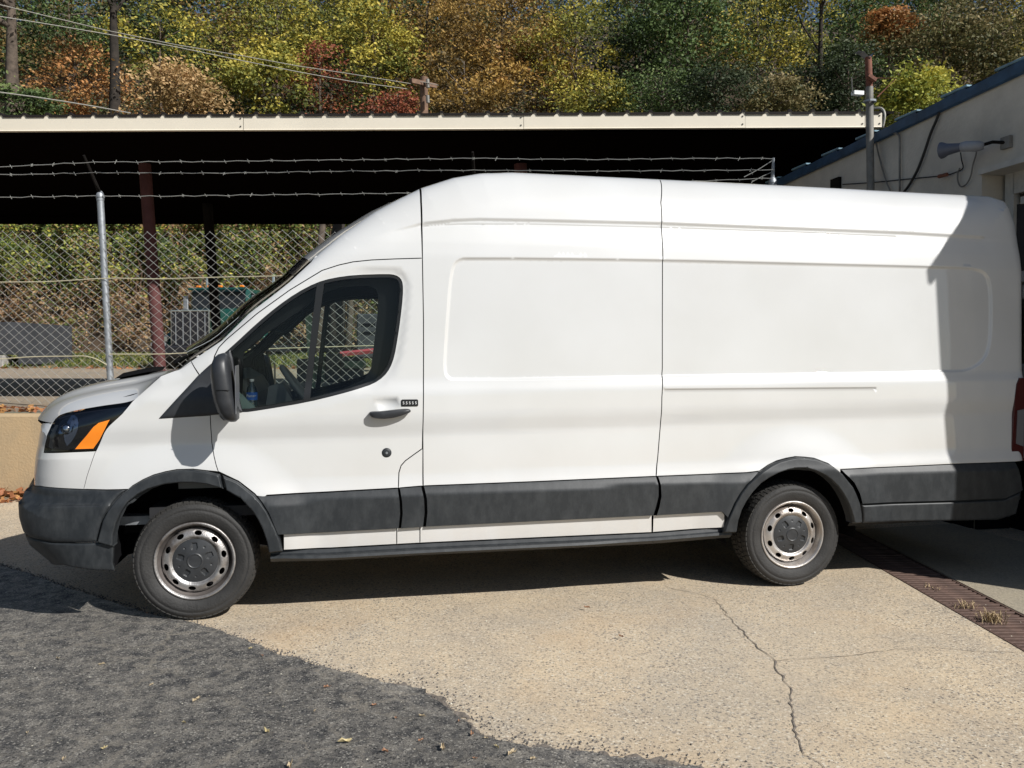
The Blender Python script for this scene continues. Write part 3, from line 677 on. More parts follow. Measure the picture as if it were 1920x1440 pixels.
# nose: grille, bumper front, front panel between the corners
def nose_x(z): return np.interp(z, ENVA[:11, 1], ENVA[:11, 0])
def nose_strip(name, z0, z1, m, extra=0.0, ya=.46, yb=1.60, n=8, x_in=0.0):
    P = []
    for z in np.linspace(z0, z1, n):
        x = float(nose_x(z)) + x_in; r = []
        for y in np.linspace(ya, yb, 19):
            t = (y - 1.03) / .59; r.append((x - (.10 + extra) * (1 - t * t), y, z))
        P.append(r)
    mb = MB(); mb.grid(P); return mb.build(name, m, VAN, smooth=True)
yin = .600
nose_strip('front_bumper_face', .50, .765, 'plastic', .03, .455, 1.605)
nose_strip('front_valance_face', .34, .495, 'plastic', .0, .46, 1.60)
nose_strip('nose_panel', .79, .86, 'paint', 0, .46, 1.60)
nose_strip('nose_panel', 1.09, 1.14, 'paint', .02, .46, 1.60)
g = nose_strip('grille', .86, 1.09, 'truck_dark', 0, .46, 1.60, x_in=.03)
for i in range(4):
    mb = MB(); z = .89 + i * .052
    mb.tube([(float(nose_x(z)) + .01 - .10 * (1 - ((y - 1.03) / .59) ** 2), y, z) for y in np.linspace(.48, 1.58, 13)], .011, 6); mb.build('grille_bar', 'chrome', g)

# hood and cowl
hc = smoothline([HOODCUT[i] for i in range(len(HOODCUT))], 4); hc = np.array(hc)
cc = np.array(smoothline([(-.01, 1.15), (.02, 1.20), (.09, 1.27), (.20, 1.325), (.36, 1.37), (.56, 1.408), (.74, 1.437), (.90, 1.462)], 4))
s1 = np.linspace(0, 1, 30); la = np.r_[0, np.cumsum(np.linalg.norm(np.diff(hc, axis=0), axis=1))]; lc = np.r_[0, np.cumsum(np.linalg.norm(np.diff(cc, axis=0), axis=1))]
P = []
for t in s1:
    ex, ez = np.interp(t * la[-1], la, hc[:, 0]), np.interp(t * la[-1], la, hc[:, 1]); cx, cz = np.interp(t * lc[-1], lc, cc[:, 0]), np.interp(t * lc[-1], lc, cc[:, 1])
    ey = float(side_f(np.array([ex]), np.array([ez]))[0]); r = []
    for v in np.linspace(-1, 1, 37):
        a = abs(v); gx = 1 - a ** 2.4; gz = 1 - a ** 2.6; y = 1.03 + (1.03 - ey) * v
        crease = -.012 * math.exp(-((a - .62) / .09) ** 2) + .004 * math.exp(-((a - .5) / .05) ** 2)
        r.append((ex + (cx - ex) * gx, y, ez + (cz - ez) * gz + crease * (1 - (2 * t - 1) ** 4)))
    P.append(r)
mb = MB(); mb.grid(P); hood = mb.build('hood', 'paint', VAN, smooth=True)
HOODP = P
mb = MB(); mb.grid([[(x, y, z - .012) for x, y, z in HOODP[0]], [(x + .04, y, z - .05) for x, y, z in HOODP[0]]]); mb.build('hood_gap', 'black', VAN)
for sg in (0, -1):
    dy = .05 if sg == -1 else -.05
    e = [r_[sg] for r_ in HOODP][:-7]; dy = .06 if e[0][1] < 1 else -.06
    mb = MB(); mb.grid([[(x, y + .008 * (1 if dy > 0 else -1), z - .010) for x, y, z in e], [(x + .01, y + dy, z - .06) for x, y, z in e]]); mb.build('hood_gap', 'black', VAN)
# cowl: black plastic tray between hood edge and windscreen
back_row = HOODP[-1]; base_row = []
for j in range(37):
    v = j / 36; g = 1 - abs(2 * v - 1) ** 2.2; s = scr[0]; base_row.append((s[0] + s[3] * g + .02, s[1] + (2.06 - 2 * s[1]) * v, s[2] + s[4] * g * .3 + .01))
mb = MB(); rr = []
for q in np.linspace(0, 1, 5):
    rr.append([(a[0] * (1 - q) + b[0] * q, a[1], a[2] * (1 - q) + (b[2]) * q - .018 + .0 * q) for a, b in zip(back_row, base_row)])
mb.grid(rr); cowl = mb.build('cowl', 'seal', VAN, smooth=True)
for y0, y1 in ((.42, 1.12), (1.18, 1.75)):
    mb = MB(); mb.tube([(.86, y0, 1.49), (.90, (y0 + y1) / 2, 1.535), (.93, y1, 1.545)], [.012, .009, .006], 6); mb.tube([(.90, y0 + .15, 1.515), (.96, y1 + .05, 1.59)], .006, 5); mb.build('wiper', 'black', cowl)
mb = MB(); mb.prism([(.47, 1.385), (.52, 1.42), (.66, 1.452), (.70, 1.458), (.68, 1.43)], .60, .95); mb.build('hood_dark_patch', 'black', VAN)  # added black block imitating a dark reflection on the hood

# headlights
def headlight(near_side=True):
    h = sheet('headlight', LAMP, 'lens', VAN, h=.02, gap=.003, flange=.0)
    inner = [tuple(p) for p in shrink(densify(LAMP, .03), .006)]
    b = sheet('lamp_housing', inner, 'gloss_black', h, h=.03, off=-.035, gap=0, flange=0)
    am = [(0.5855,1.1676), (0.5771,1.1528), (0.557,1.1113), (0.5292,1.0572), (0.4936,1.0065), (0.3997,1.0055), (0.4258,1.038), (0.4644,1.0827), (0.4993,1.1272), (0.5272,1.1506)]
    sheet('turn_signal', am, 'amber', h, h=.02, off=.0015, gap=0, flange=.004)
    bo = [(0.3654,1.1913), (0.3513,1.16), (0.3358,1.1227), (0.3346,1.0876), (0.3388,1.0488), (0.348,1.0185), (0.3712,1.0421), (0.3955,1.0779), (0.411,1.1166), (0.4128,1.1489), (0.4031,1.1776), (0.3848,1.1917)]
    sheet('reflector', bo, 'dark_chrome', h, h=.015, off=lambda X, Z: -.030 + 0 * X, gap=0, flange=.02)
    fr = [(0.3137,1.1311), (0.3055,1.0965), (0.3145,1.0906), (0.3744,1.0963), (0.38,1.1139), (0.385,1.1344)]
    sheet('lamp_bezel', fr, 'dark_chrome', h, h=.02, off=-.022, gap=0, flange=.01)
    for x0_, x1_, y0_, y1_ in ((96, 104, 800, 842), (106, 111, 822, 843), (146, 190, 783, 786)):
        pass
    bl = MB(); c_ = [(0.3483,1.114)][0]; bl.lathe([(.0001, .0), (.020, .004), (.030, .016), (.034, .03)], 16, (c_[0], hy0(*c_) + .012, c_[1])); bl.build('bulb_shield', 'chrome', h, smooth=True)
    sheet('side_reflector', [(0.2477,1.0163), (0.2678,1.0869), (0.2903,1.1393), (0.309,1.1395), (0.2899,1.0785), (0.2745,1.0055)], 'mirror_face', h, h=.02, off=-.006, gap=0, flange=.003)
    return h
def hy0(x, z): return float(side_f(np.array([x]), np.array([z]))[0])
hl = headlight()
h2 = copy_tree(hl, VAN); h2.scale = (1, -1, 1); h2.location = (0, 2.06, 0)

# side glass, divider bar, door lining visible through it
g1 = sheet('window_pane', shrink(WIN, .004).tolist(), 'glass', VAN, h=.10, off=-.016, gap=0, flange=0, fn=side_base); mirror_part(g1)
bar = [(1.7172,1.9463), (1.7601,1.9533), (1.7347,1.7676), (1.7028,1.5168), (1.6747,1.2614), (1.6353,1.2525), (1.6599,1.4543), (1.6917,1.7359)]
b1 = sheet('divider_bar', bar, 'seal', VAN, h=.04, off=-.004, gap=0, flange=.03, fn=side_base); mirror_part(b1)
frame_o = shrink(WIN, -.004).tolist()
frame_i = [(1.1941,1.3634), (1.283,1.5444), (1.402,1.6466), (1.5523,1.7595), (1.6587,1.8294), (1.7353,1.8838), (1.8584,1.9108), (2.014,1.9259), (2.064,1.9108), (2.0795,1.8792), (2.0725,1.771), (2.0527,1.6121), (2.0329,1.4535), (2.0105,1.3745), (1.8551,1.3035), (1.6535,1.2616), (1.4312,1.2237), (1.2833,1.21)]
fi = sheet('door_frame_lining', shrink(WIN, -.02).tolist(), 'interior', VAN, holes=[[(1.2889,1.5474), (1.402,1.6466), (1.5523,1.7533), (1.6587,1.8232), (1.7353,1.8995), (1.8586,1.9392), (2.0141,1.9513), (2.0641,1.9299), (2.0796,1.892), (2.0725,1.771), (2.0527,1.6121), (2.0329,1.4535), (1.9919,1.384), (1.8552,1.3253), (1.6535,1.2741), (1.4313,1.236), (1.3187,1.228), (1.2803,1.3018)]], h=.06, off=-.11, gap=0, flange=.02, fn=side_base)

# mirror, sail trim
sail = sheet('mirror_sail', SAIL, 'mirror_plastic', VAN, h=.03, off=.012, bev=.02, gap=.001, flange=.02, fn=side_base); mirror_part(sail)
def wing_mirror():
    body = MB(); prof = []
    # outline in X-Z at plane Y=-.18, shell bulging forwards
    zs = [1.165, 1.18, 1.22, 1.28, 1.35, 1.42, 1.48, 1.515, 1.532, 1.54]
    xf = [1.255, 1.225, 1.195, 1.175, 1.165, 1.160, 1.165, 1.180, 1.20, 1.225]
    xb = [1.290, 1.305, 1.305, 1.295, 1.285, 1.275, 1.265, 1.258, 1.248, 1.235]
    rows = []
    for z, a, b in zip(zs, xf, xb):
        r = []; tz = (z - 1.35) / .19; hw = .105 * math.sqrt(max(.02, 1 - abs(tz) ** 5)); yc = -.205
        for k in range(20):
            th = 2 * math.pi * k / 20; c, s = math.cos(th), math.sin(th)
            px_ = (abs(c) ** .6) * (1 if c > 0 else -1); py_ = (abs(s) ** .6) * (1 if s > 0 else -1)
            mx = (a + b) / 2; hx = (b - a) / 2; xx = mx + hx * px_
            if px_ < 0: xx = mx + hx * px_ * (1 - .35 * abs(py_) ** 2)
            r.append((xx, yc + hw * py_, z))
        r.append(r[0]); rows.append(r)
    body.grid(rows); body.f.append(tuple(range(20))[::-1]); n = (len(rows) - 1) * 21; body.f.append(tuple(range(n, n + 20)))
    m_ = body.build('wing_mirror', 'mirror_plastic', VAN, sharp=50)
    g = MB(); g.prism([(-.285, 1.21), (-.29, 1.36), (-.275, 1.47), (-.14, 1.475), (-.125, 1.36), (-.13, 1.21)], 1.2965, 1.300, 'yz'); g.build('mirror_glass', 'mirror_face', m_)
    a = MB(); a.tube([(1.225, -.12, 1.20), (1.215, -.03, 1.19), (1.21, .04, 1.20)], [.030, .034, .045], 10); a.build('mirror_arm', 'mirror_plastic', m_, smooth=True); a = MB(); a.tube([(1.225, -.12, 1.46), (1.215, -.03, 1.44), (1.21, .06, 1.42)], [.02, .022, .03], 8); a.build('mirror_arm', 'mirror_plastic', m_, smooth=True)
    s = MB(); s.box((1.236, -.311, 1.34), (.07, .003, .003)); s.build('shell_joint', 'black', m_)
    return m_
wm = wing_mirror(); w2 = copy_tree(wm, VAN); w2.scale = (1, -1, 1); w2.location = (0, 2.06, 0)

# door handle, keypad, lock
def hy(x, z): return float(side_f(np.array([x]), np.array([z]))[0])
H0 = [(2.0214,1.176), (2.0557,1.1598), (2.134,1.1619), (2.197,1.1738), (2.2573,1.1953), (2.251,1.2081), (2.1814,1.2089), (2.0871,1.2005), (2.0278,1.1949)]
mb = MB(); yb = .018
outl = roundpoly([(2.0184,1.1982), (2.0152,1.1793), (2.0338,1.1601), (2.0869,1.153), (2.1591,1.1584), (2.2128,1.1736), (2.254,1.189), (2.2605,1.2016), (2.2478,1.2113), (2.1814,1.2089), (2.0871,1.1973)], 2)
inn = [(x, z) for x, z in outl]
n = len(outl); c = np.mean(outl, axis=0)
ring = []
for s, y in ((1.0, .030), (1.0, -.010), (.93, -.020), (.6, -.024)): ring.append([(c[0] + (p[0] - c[0]) * s, y, c[1] + (p[1] - c[1]) * s) for p in outl] )
for r in ring: r.append(r[0])
mb.grid(ring); mb.f.append(tuple(range(3 * (n + 1), 3 * (n + 1) + n)))
handle = mb.build('door_handle', 'mirror_plastic', VAN, sharp=50)
K = [(2.2039,1.2658), (2.3054,1.2681), (2.3051,1.2234), (2.2036,1.2214)]
kx = (K[0][0] + K[1][0]) / 2; kz = (K[0][1] + K[2][1]) / 2; kw = K[1][0] - K[0][0]; kh = K[0][1] - K[2][1]; ky = hy(kx, kz)
mb = MB(); mb.box((kx, ky - .002, kz), (kw, .012, kh), bev=.006); kp = mb.build('door_keypad', 'seal', VAN)
for i in range(5):
    text('keypad_digit', '5', kh * .55, (kx - kw * .36 + kw * .18 * i, ky - .0085, kz), (math.pi / 2, 0, 0), 'white', kp)
Lc = [(2.1178,0.9481)][0]; ly = hy(*Lc)
mb = MB(); mb.lathe([(.0001, -.006), (.010, -.007), (.024, -.006), (.029, -.001), (.029, .01)], 24, (Lc[0], ly, Lc[1])); lk = mb.build('door_lock', 'plastic', VAN, smooth=True)
mb = MB(); mb.lathe([(.0001, -.010), (.007, -.010), (.008, -.006)], 16, (Lc[0], ly, Lc[1])); mb.build('lock_core', 'galv', lk)

# wheels -------------------------------------------------------------------------------------------
def make_wheel(rim_m, cap_rot=0.0):
    Wc = (0, 0, 0); root = empty('wheel', parent=VAN)
    Rt = .348; mb = MB()
    # sidewall (outer side at y=-.0) tyre width .235, profile of (r, y)
    sw = [(.222, .020), (.228, .008), (.238, .001), (.255, -.006), (.275, -.010), (.290, -.0115), (.292, -.0095), (.300, -.0095), (.302, -.011), (.315, -.006), (.327, .004)]
    mb.lathe(sw, 96); mb.lathe([(r, .235 - y) for r, y in sw][::-1], 48)
    ty = mb.build('tyre', 'tyre', root, smooth=True)
    # tread: blocks on shoulders and ribs
    tr = MB(); nb = 64
    tr.lathe([(.327, .004), (.334, .014), (.338, .03), (.340, .117), (.338, .205), (.334, .221), (.327, .231)], 96)
    bands = [(.004, .048, .0), (.056, .100, .5), (.108, .127, .2), (.135, .179, .5), (.187, .231, .0)]
    for y0, y1, ph in bands:
        for k in range(nb):
            a0 = 2 * math.pi * (k + ph) / nb; a1 = a0 + 2 * math.pi / nb * .80; sk = .10 * (2 * math.pi / nb)
            P = []
            def rr(y): return Rt - .016 * (abs(y - .1175) / .1175) ** 4
            for a, y in ((a0, y0), (a1, y0), (a1 + sk, y1), (a0 + sk, y1)):
                for dr in (-.012, 0): P.append(((rr(y) + dr) * math.cos(a), y + (.002 if dr < 0 else 0), (rr(y) + dr) * math.sin(a)))
            b = len(tr.v); tr.v += P; tr.f += [(b + 1, b + 3, b + 5, b + 7), (b, b + 1, b + 3, b + 2), (b + 2, b + 3, b + 5, b + 4), (b + 4, b + 5, b + 7, b + 6), (b + 6, b + 7, b + 1, b)]
    tag(tr.build('tread_blocks', 'tread', root), kind='stuff')
    # rim barrel and lip
    rb = MB(); rb.lathe([(.205, .21), (.190, .12), (.186, .075), (.190, .050), (.203, .040), (.205, .022), (.210, .012), (.219, .004), (.225, .006), (.227, .014), (.222, .024)], 72)
    rb.build('rim_barrel', 'rim_dark' if rim_m == 'rim_dirty' else rim_m, root, smooth=True)
    lip = MB(); lip.lathe([(.207, .014), (.213, .003), (.219, .0), (.2245, .003), (.2255, .010)], 72); lip.build('rim_lip', rim_m, root, smooth=True)
    # dished centre with ten vent holes
    def prof(r): return np.interp(r, [.0, .10, .128, .136, .146, .160, .176, .186, .190], [.030, .030, .026, .016, .012, .016, .026, .042, .060])
    outer = [(.187 * math.cos(t), .187 * math.sin(t)) for t in np.linspace(0, 2 * math.pi, 97)[:-1]]
    holes = []
    for k in range(10):
        a = 2 * math.pi * k / 10 + .2
        c = np.array([math.cos(a), math.sin(a)]) * .161; t = np.array([-math.sin(a), math.cos(a)]); n_ = np.array([math.cos(a), math.sin(a)])
        holes.append([tuple(c + t * .021 * math.cos(u) + n_ * .0135 * math.sin(u)) for u in np.linspace(0, 2 * math.pi, 17)[:-1]])
    hc_ = [(.126 * math.cos(t), .126 * math.sin(t)) for t in np.linspace(0, 2 * math.pi, 65)[:-1]]
    pts = [(r * math.cos(t + o), r * math.sin(t + o)) for r, o in ((.131, 0), (.136, .05), (.141, 0), (.146, .05), (.152, 0), (.168, .03), (.173, 0), (.179, .05), (.183, 0)) for t in np.linspace(0, 2 * math.pi, 73)[:-1]]
    pts = np.array(pts)
    kp_ = np.ones(len(pts), bool)
    for q in holes: d, _ = pdist(pts, q, True); kp_ &= (d > .0025) & ~inpoly(pts, q)
    V2, T, rings = cdt(outer, [hc_] + holes, pts[kp_])
    def yf(V2):
        y = prof(np.hypot(V2[:, 0], V2[:, 1])); 
        for q in holes:
            d, _ = pdist(V2, q, True); y = y + .003 * np.exp(-d / .004)
        return y
    y = yf(V2); e = 1e-3
    nx = (yf(V2 + [e, 0]) - yf(V2 - [e, 0])) / (2 * e); nz = (yf(V2 + [0, e]) - yf(V2 - [0, e])) / (2 * e)
    Nn = np.stack([nx, -np.ones_like(nx), nz], 1); Nn /= np.linalg.norm(Nn, axis=1)[:, None]
    mesh_np('rim_centre', np.stack([V2[:, 0], y, V2[:, 1]], 1), T, rim_m, root, normals=Nn)
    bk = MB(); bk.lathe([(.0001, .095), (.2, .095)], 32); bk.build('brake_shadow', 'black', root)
    # hub cap: five teardrop pockets and a ring
    def capf_(V2):
        r = np.hypot(V2[:, 0], V2[:, 1]); y = .004 + .020 * (r / .126) ** 2
        y = y - .004 * np.exp(-((r - .040) / .0035) ** 2)
        for k in range(5):
            a = 2 * math.pi * k / 5 + cap_rot; c, s = math.cos(a), math.sin(a); u = V2[:, 0] * c + V2[:, 1] * s; v = -V2[:, 0] * s + V2[:, 1] * c
            wd = np.interp(u, [.06, .075, .115], [.012, .019, .013]); sd = np.maximum(np.abs(v) - wd, np.maximum(.062 - u, u - .104))
            y = y + .009 * sstep(-sd / .005)
            a2 = a + math.pi / 5; c2 = np.array([math.cos(a2), math.sin(a2)]) * .092; dd = np.hypot(V2[:, 0] - c2[0], V2[:, 1] - c2[1]); y = y + .005 * np.exp(-(dd / .004) ** 2)
        return y
    oc = [(.125 * math.cos(t), .125 * math.sin(t)) for t in np.linspace(0, 2 * math.pi, 81)[:-1]]
    gx, gz = np.meshgrid(np.arange(-.125, .125, .0035), np.arange(-.125, .125, .0035)); pts = np.stack([gx.ravel(), gz.ravel()], 1); pts = pts[np.hypot(pts[:, 0], pts[:, 1]) < .1225]
    V2, T, rings = cdt(oc, [], pts); y = capf_(V2); e = 8e-4
    nx = (capf_(V2 + [e, 0]) - capf_(V2 - [e, 0])) / (2 * e); nz = (capf_(V2 + [0, e]) - capf_(V2 - [0, e])) / (2 * e)
    Nn = np.stack([nx, -np.ones_like(nx), nz], 1); Nn /= np.linalg.norm(Nn, axis=1)[:, None]
    mesh_np('hub_cap', np.stack([V2[:, 0], y, V2[:, 1]], 1), T, 'cap', root, normals=Nn)
    vs = MB(); vs.tube([(-.085, .03, .170), (-.09, .008, .178)], .005, 8); vs.build('valve_stem', 'black', root)
    return root
wf = make_wheel('rim_dirty', .35); wf.location = (HUB_F[0], .050, .345)
wr = make_wheel('rim', .15); wr.location = (HUB_R[0], .052, .345); wr.rotation_euler = (0, R(28), 0)
for q in (wf, wr):
    c = copy_tree(q, VAN); c.location = (q.location.x, 2.06 - q.location.y, q.location.z); c.scale = (1, -1, 1)
    c.rotation_euler = (0, R(40), 0)

# underbody, wheel wells, cab interior -----------------------------------------------------------
mb = MB()
mb.box((3.0, 1.03, .47), (5.6, .85, .12)); mb.box((2.9, 1.03, .43), (2.6, 1.72, .14)); mb.box((5.85, 1.03, .47), (1.1, 1.75, .12)); mb.box((.45, 1.03, .50), (.6, 1.2, .10))
mb.box((1.023, 1.03, .34), (.12, 1.5, .10)); mb.box((4.773, 1.03, .34), (.14, 1.5, .14)); mb.tube([(1.6, .55, .38), (4.2, .55, .36), (6.2, .5, .40)], .05, 8)
mb.build('underbody', 'under', VAN)
for hx in (HUB_F[0], HUB_R[0]):
    for y0, y1 in ((.075, .50), (1.985, 1.56)):
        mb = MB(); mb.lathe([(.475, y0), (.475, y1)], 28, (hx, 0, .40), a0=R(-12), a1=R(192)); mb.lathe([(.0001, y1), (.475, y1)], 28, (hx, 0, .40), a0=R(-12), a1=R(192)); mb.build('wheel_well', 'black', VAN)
mb = MB(); mb.box((.62, .28, .56), (.36, .10, .05)); mb.build('bumper_beam', 'galv', VAN)
mb = MB(); mb.tube([(.66, .45, .30), (.75, .3, .28)], .02, 6); mb.build('tow_eye', 'galv', VAN)
mb = MB(); mb.box((1.52, 1.03, .62), (1.5, 1.84, .06)); mb.build('cab_floor', 'interior', VAN)
mb = MB(); mb.box((2.62, 1.03, 1.42), (.05, 1.66, 1.8)); mb.build('bulkhead', 'interior', VAN)
# dashboard
mb = MB(); pr = [(.92, .75), (.90, 1.30), (.98, 1.42), (1.14, 1.44), (1.24, 1.38), (1.30, 1.28), (1.33, 1.15), (1.25, .95), (1.22, .75)]
mb.prism(pr, .16, 1.90); dash = mb.build('dashboard', 'interior_grey', VAN)
mb = MB(); mb.prism([(1.16, 1.15), (1.19, 1.30), (1.25, 1.33), (1.36, 1.22), (1.46, 1.12), (1.42, 1.08), (1.2, 1.08)], .10, .20); mb.build('door_trim_panel', 'interior_light', dash)
mb = MB(); mb.prism([(1.38, 1.10), (1.42, 1.34), (1.50, 1.36), (1.62, 1.14), (1.55, 1.08)], .30, .62); mb.build('instrument_hood', 'interior_grey', dash)
# steering wheel
sw = MB(); cN = Vector((1.60, .52, 1.30)); ax = Vector((.80, 0, .60)).normalized(); uu = Vector((0, 1, 0)); vv = ax.cross(uu)
sw.tube([cN + (uu * math.cos(t) + vv * math.sin(t)) * .195 for t in np.linspace(0, 2 * math.pi, 41)], .017, 8, caps=False)
for t in (0, math.pi, -math.pi / 2): sw.tube([cN - ax * .03, cN - ax * .02 + (uu * math.cos(t) + vv * math.sin(t)) * .19], .016, 6)
sw.build('steering_wheel', 'interior_grey', VAN, smooth=True)
mb = MB(); mb.tube([cN - ax * .03, cN + ax * .015], [.075, .06], 16); mb.tube([cN - ax * .25, cN - ax * .03], .04, 8); mb.build('steering_hub', 'interior_grey', VAN, smooth=True)
# grab handle on the far pillar and rear-view details
mb = MB(); mb.tube([(1.36, 1.72, 1.72), (1.42, 1.68, 1.70), (1.56, 1.68, 1.83), (1.57, 1.74, 1.87)], .018, 8); mb.build('grab_handle', 'interior', VAN, smooth=True)
for yc in (.55, 1.50):
    seat = MB(); seat.box((2.02, yc, 1.0), (.52, .50, .20), bev=.05); s_ = seat.build('seat', 'fabric', VAN)
    tilt = Matrix.Rotation(R(14), 3, 'Y')
    b = MB(); b.box((2.36, yc, 1.34), (.16, .48, .62), bev=.06, mtx=tilt); b.build('seat_back', 'fabric', s_)
    b = MB(); b.box((2.46, yc, 1.76), (.11, .26, .18), bev=.04, mtx=tilt); b.build('headrest', 'fabric', s_)
    b = MB(); b.box((2.02, yc, .78), (.40, .40, .26)); b.build('seat_base', 'interior', s_)
mb = MB(); mb.tube([(2.15, .30, 1.30), (2.05, .31, 1.24), (1.95, .32, 1.28)], .012, 6); mb.box((1.94, .30, 1.19), (.06, .03, .03), bev=.008); mb.build('seat_belt_buckle', 'chrome', VAN)
# bottle in the door pocket
bt = tag(empty('water_bottle', (1.335, .17, 1.21)), 'small clear water bottle with blue label standing inside the van door window', 'bottle')
mb = MB(); mb.lathe([(.0001, 0), (.028, 0), (.031, .006), (.031, .05), (.029, .055), (.031, .06), (.031, .105), (.028, .125), (.013, .15), (.012, .165)], 20, axis='z'); mb.build('bottle_body', 'bottle', bt, smooth=True)
mb = MB(); mb.lathe([(.0001, .178), (.0135, .178), (.0135, .162), (.012, .162)], 16, axis='z'); mb.build('bottle_cap', 'white', bt, smooth=True)
mb = MB(); mb.lathe([(.0325, .055), (.0325, .100)], 24, axis='z'); lb = mb.build('bottle_label', 'blue_label', bt, smooth=True)
text('label_text', 'Faster', .022, (0, -.0345, .080), (math.pi / 2, 0, 0), 'white', lb, depth=.0004)
# ================================================================== the yard
CY, SY = math.cos(YAW), math.sin(YAW)
def Y3(u, v, z): return (CAM[0] + u * CY + v * SY, CAM[1] - u * SY + v * CY, z)      # yard frame: u along the carport, v towards the hill
def to_world(V):
    V = np.asarray(V, float); return np.stack([CAM[0] + V[:, 0] * CY + V[:, 1] * SY, CAM[1] - V[:, 0] * SY + V[:, 1] * CY, V[:, 2]], 1)
class YB(MB):
    """builder in yard coordinates"""
    def build(s, name, m, parent=None, smooth=False, sharp=None):
        o = mesh_np(name, to_world(np.array(s.v)), s.f, m, None, smooth=smooth or bool(sharp), sharp=sharp)
        if parent: o.parent = parent; o.matrix_parent_inverse = parent.matrix_world.inverted() if False else Matrix.Translation(-parent.location)
        return o
def yempty(name, u, v, z): return empty(name, Y3(u, v, z))
_tv = [-30, 9.25, 9.3, 13.5, 18.5, 22, 27, 31, 34, 45, 60, 90, 140]; _tz = [0, 0, .92, .93, 1.08, 1.26, 1.65, 6.2, 8.6, 15.0, 23.0, 37, 50]
def terr(v): return float(np.interp(v, _tv, _tz))

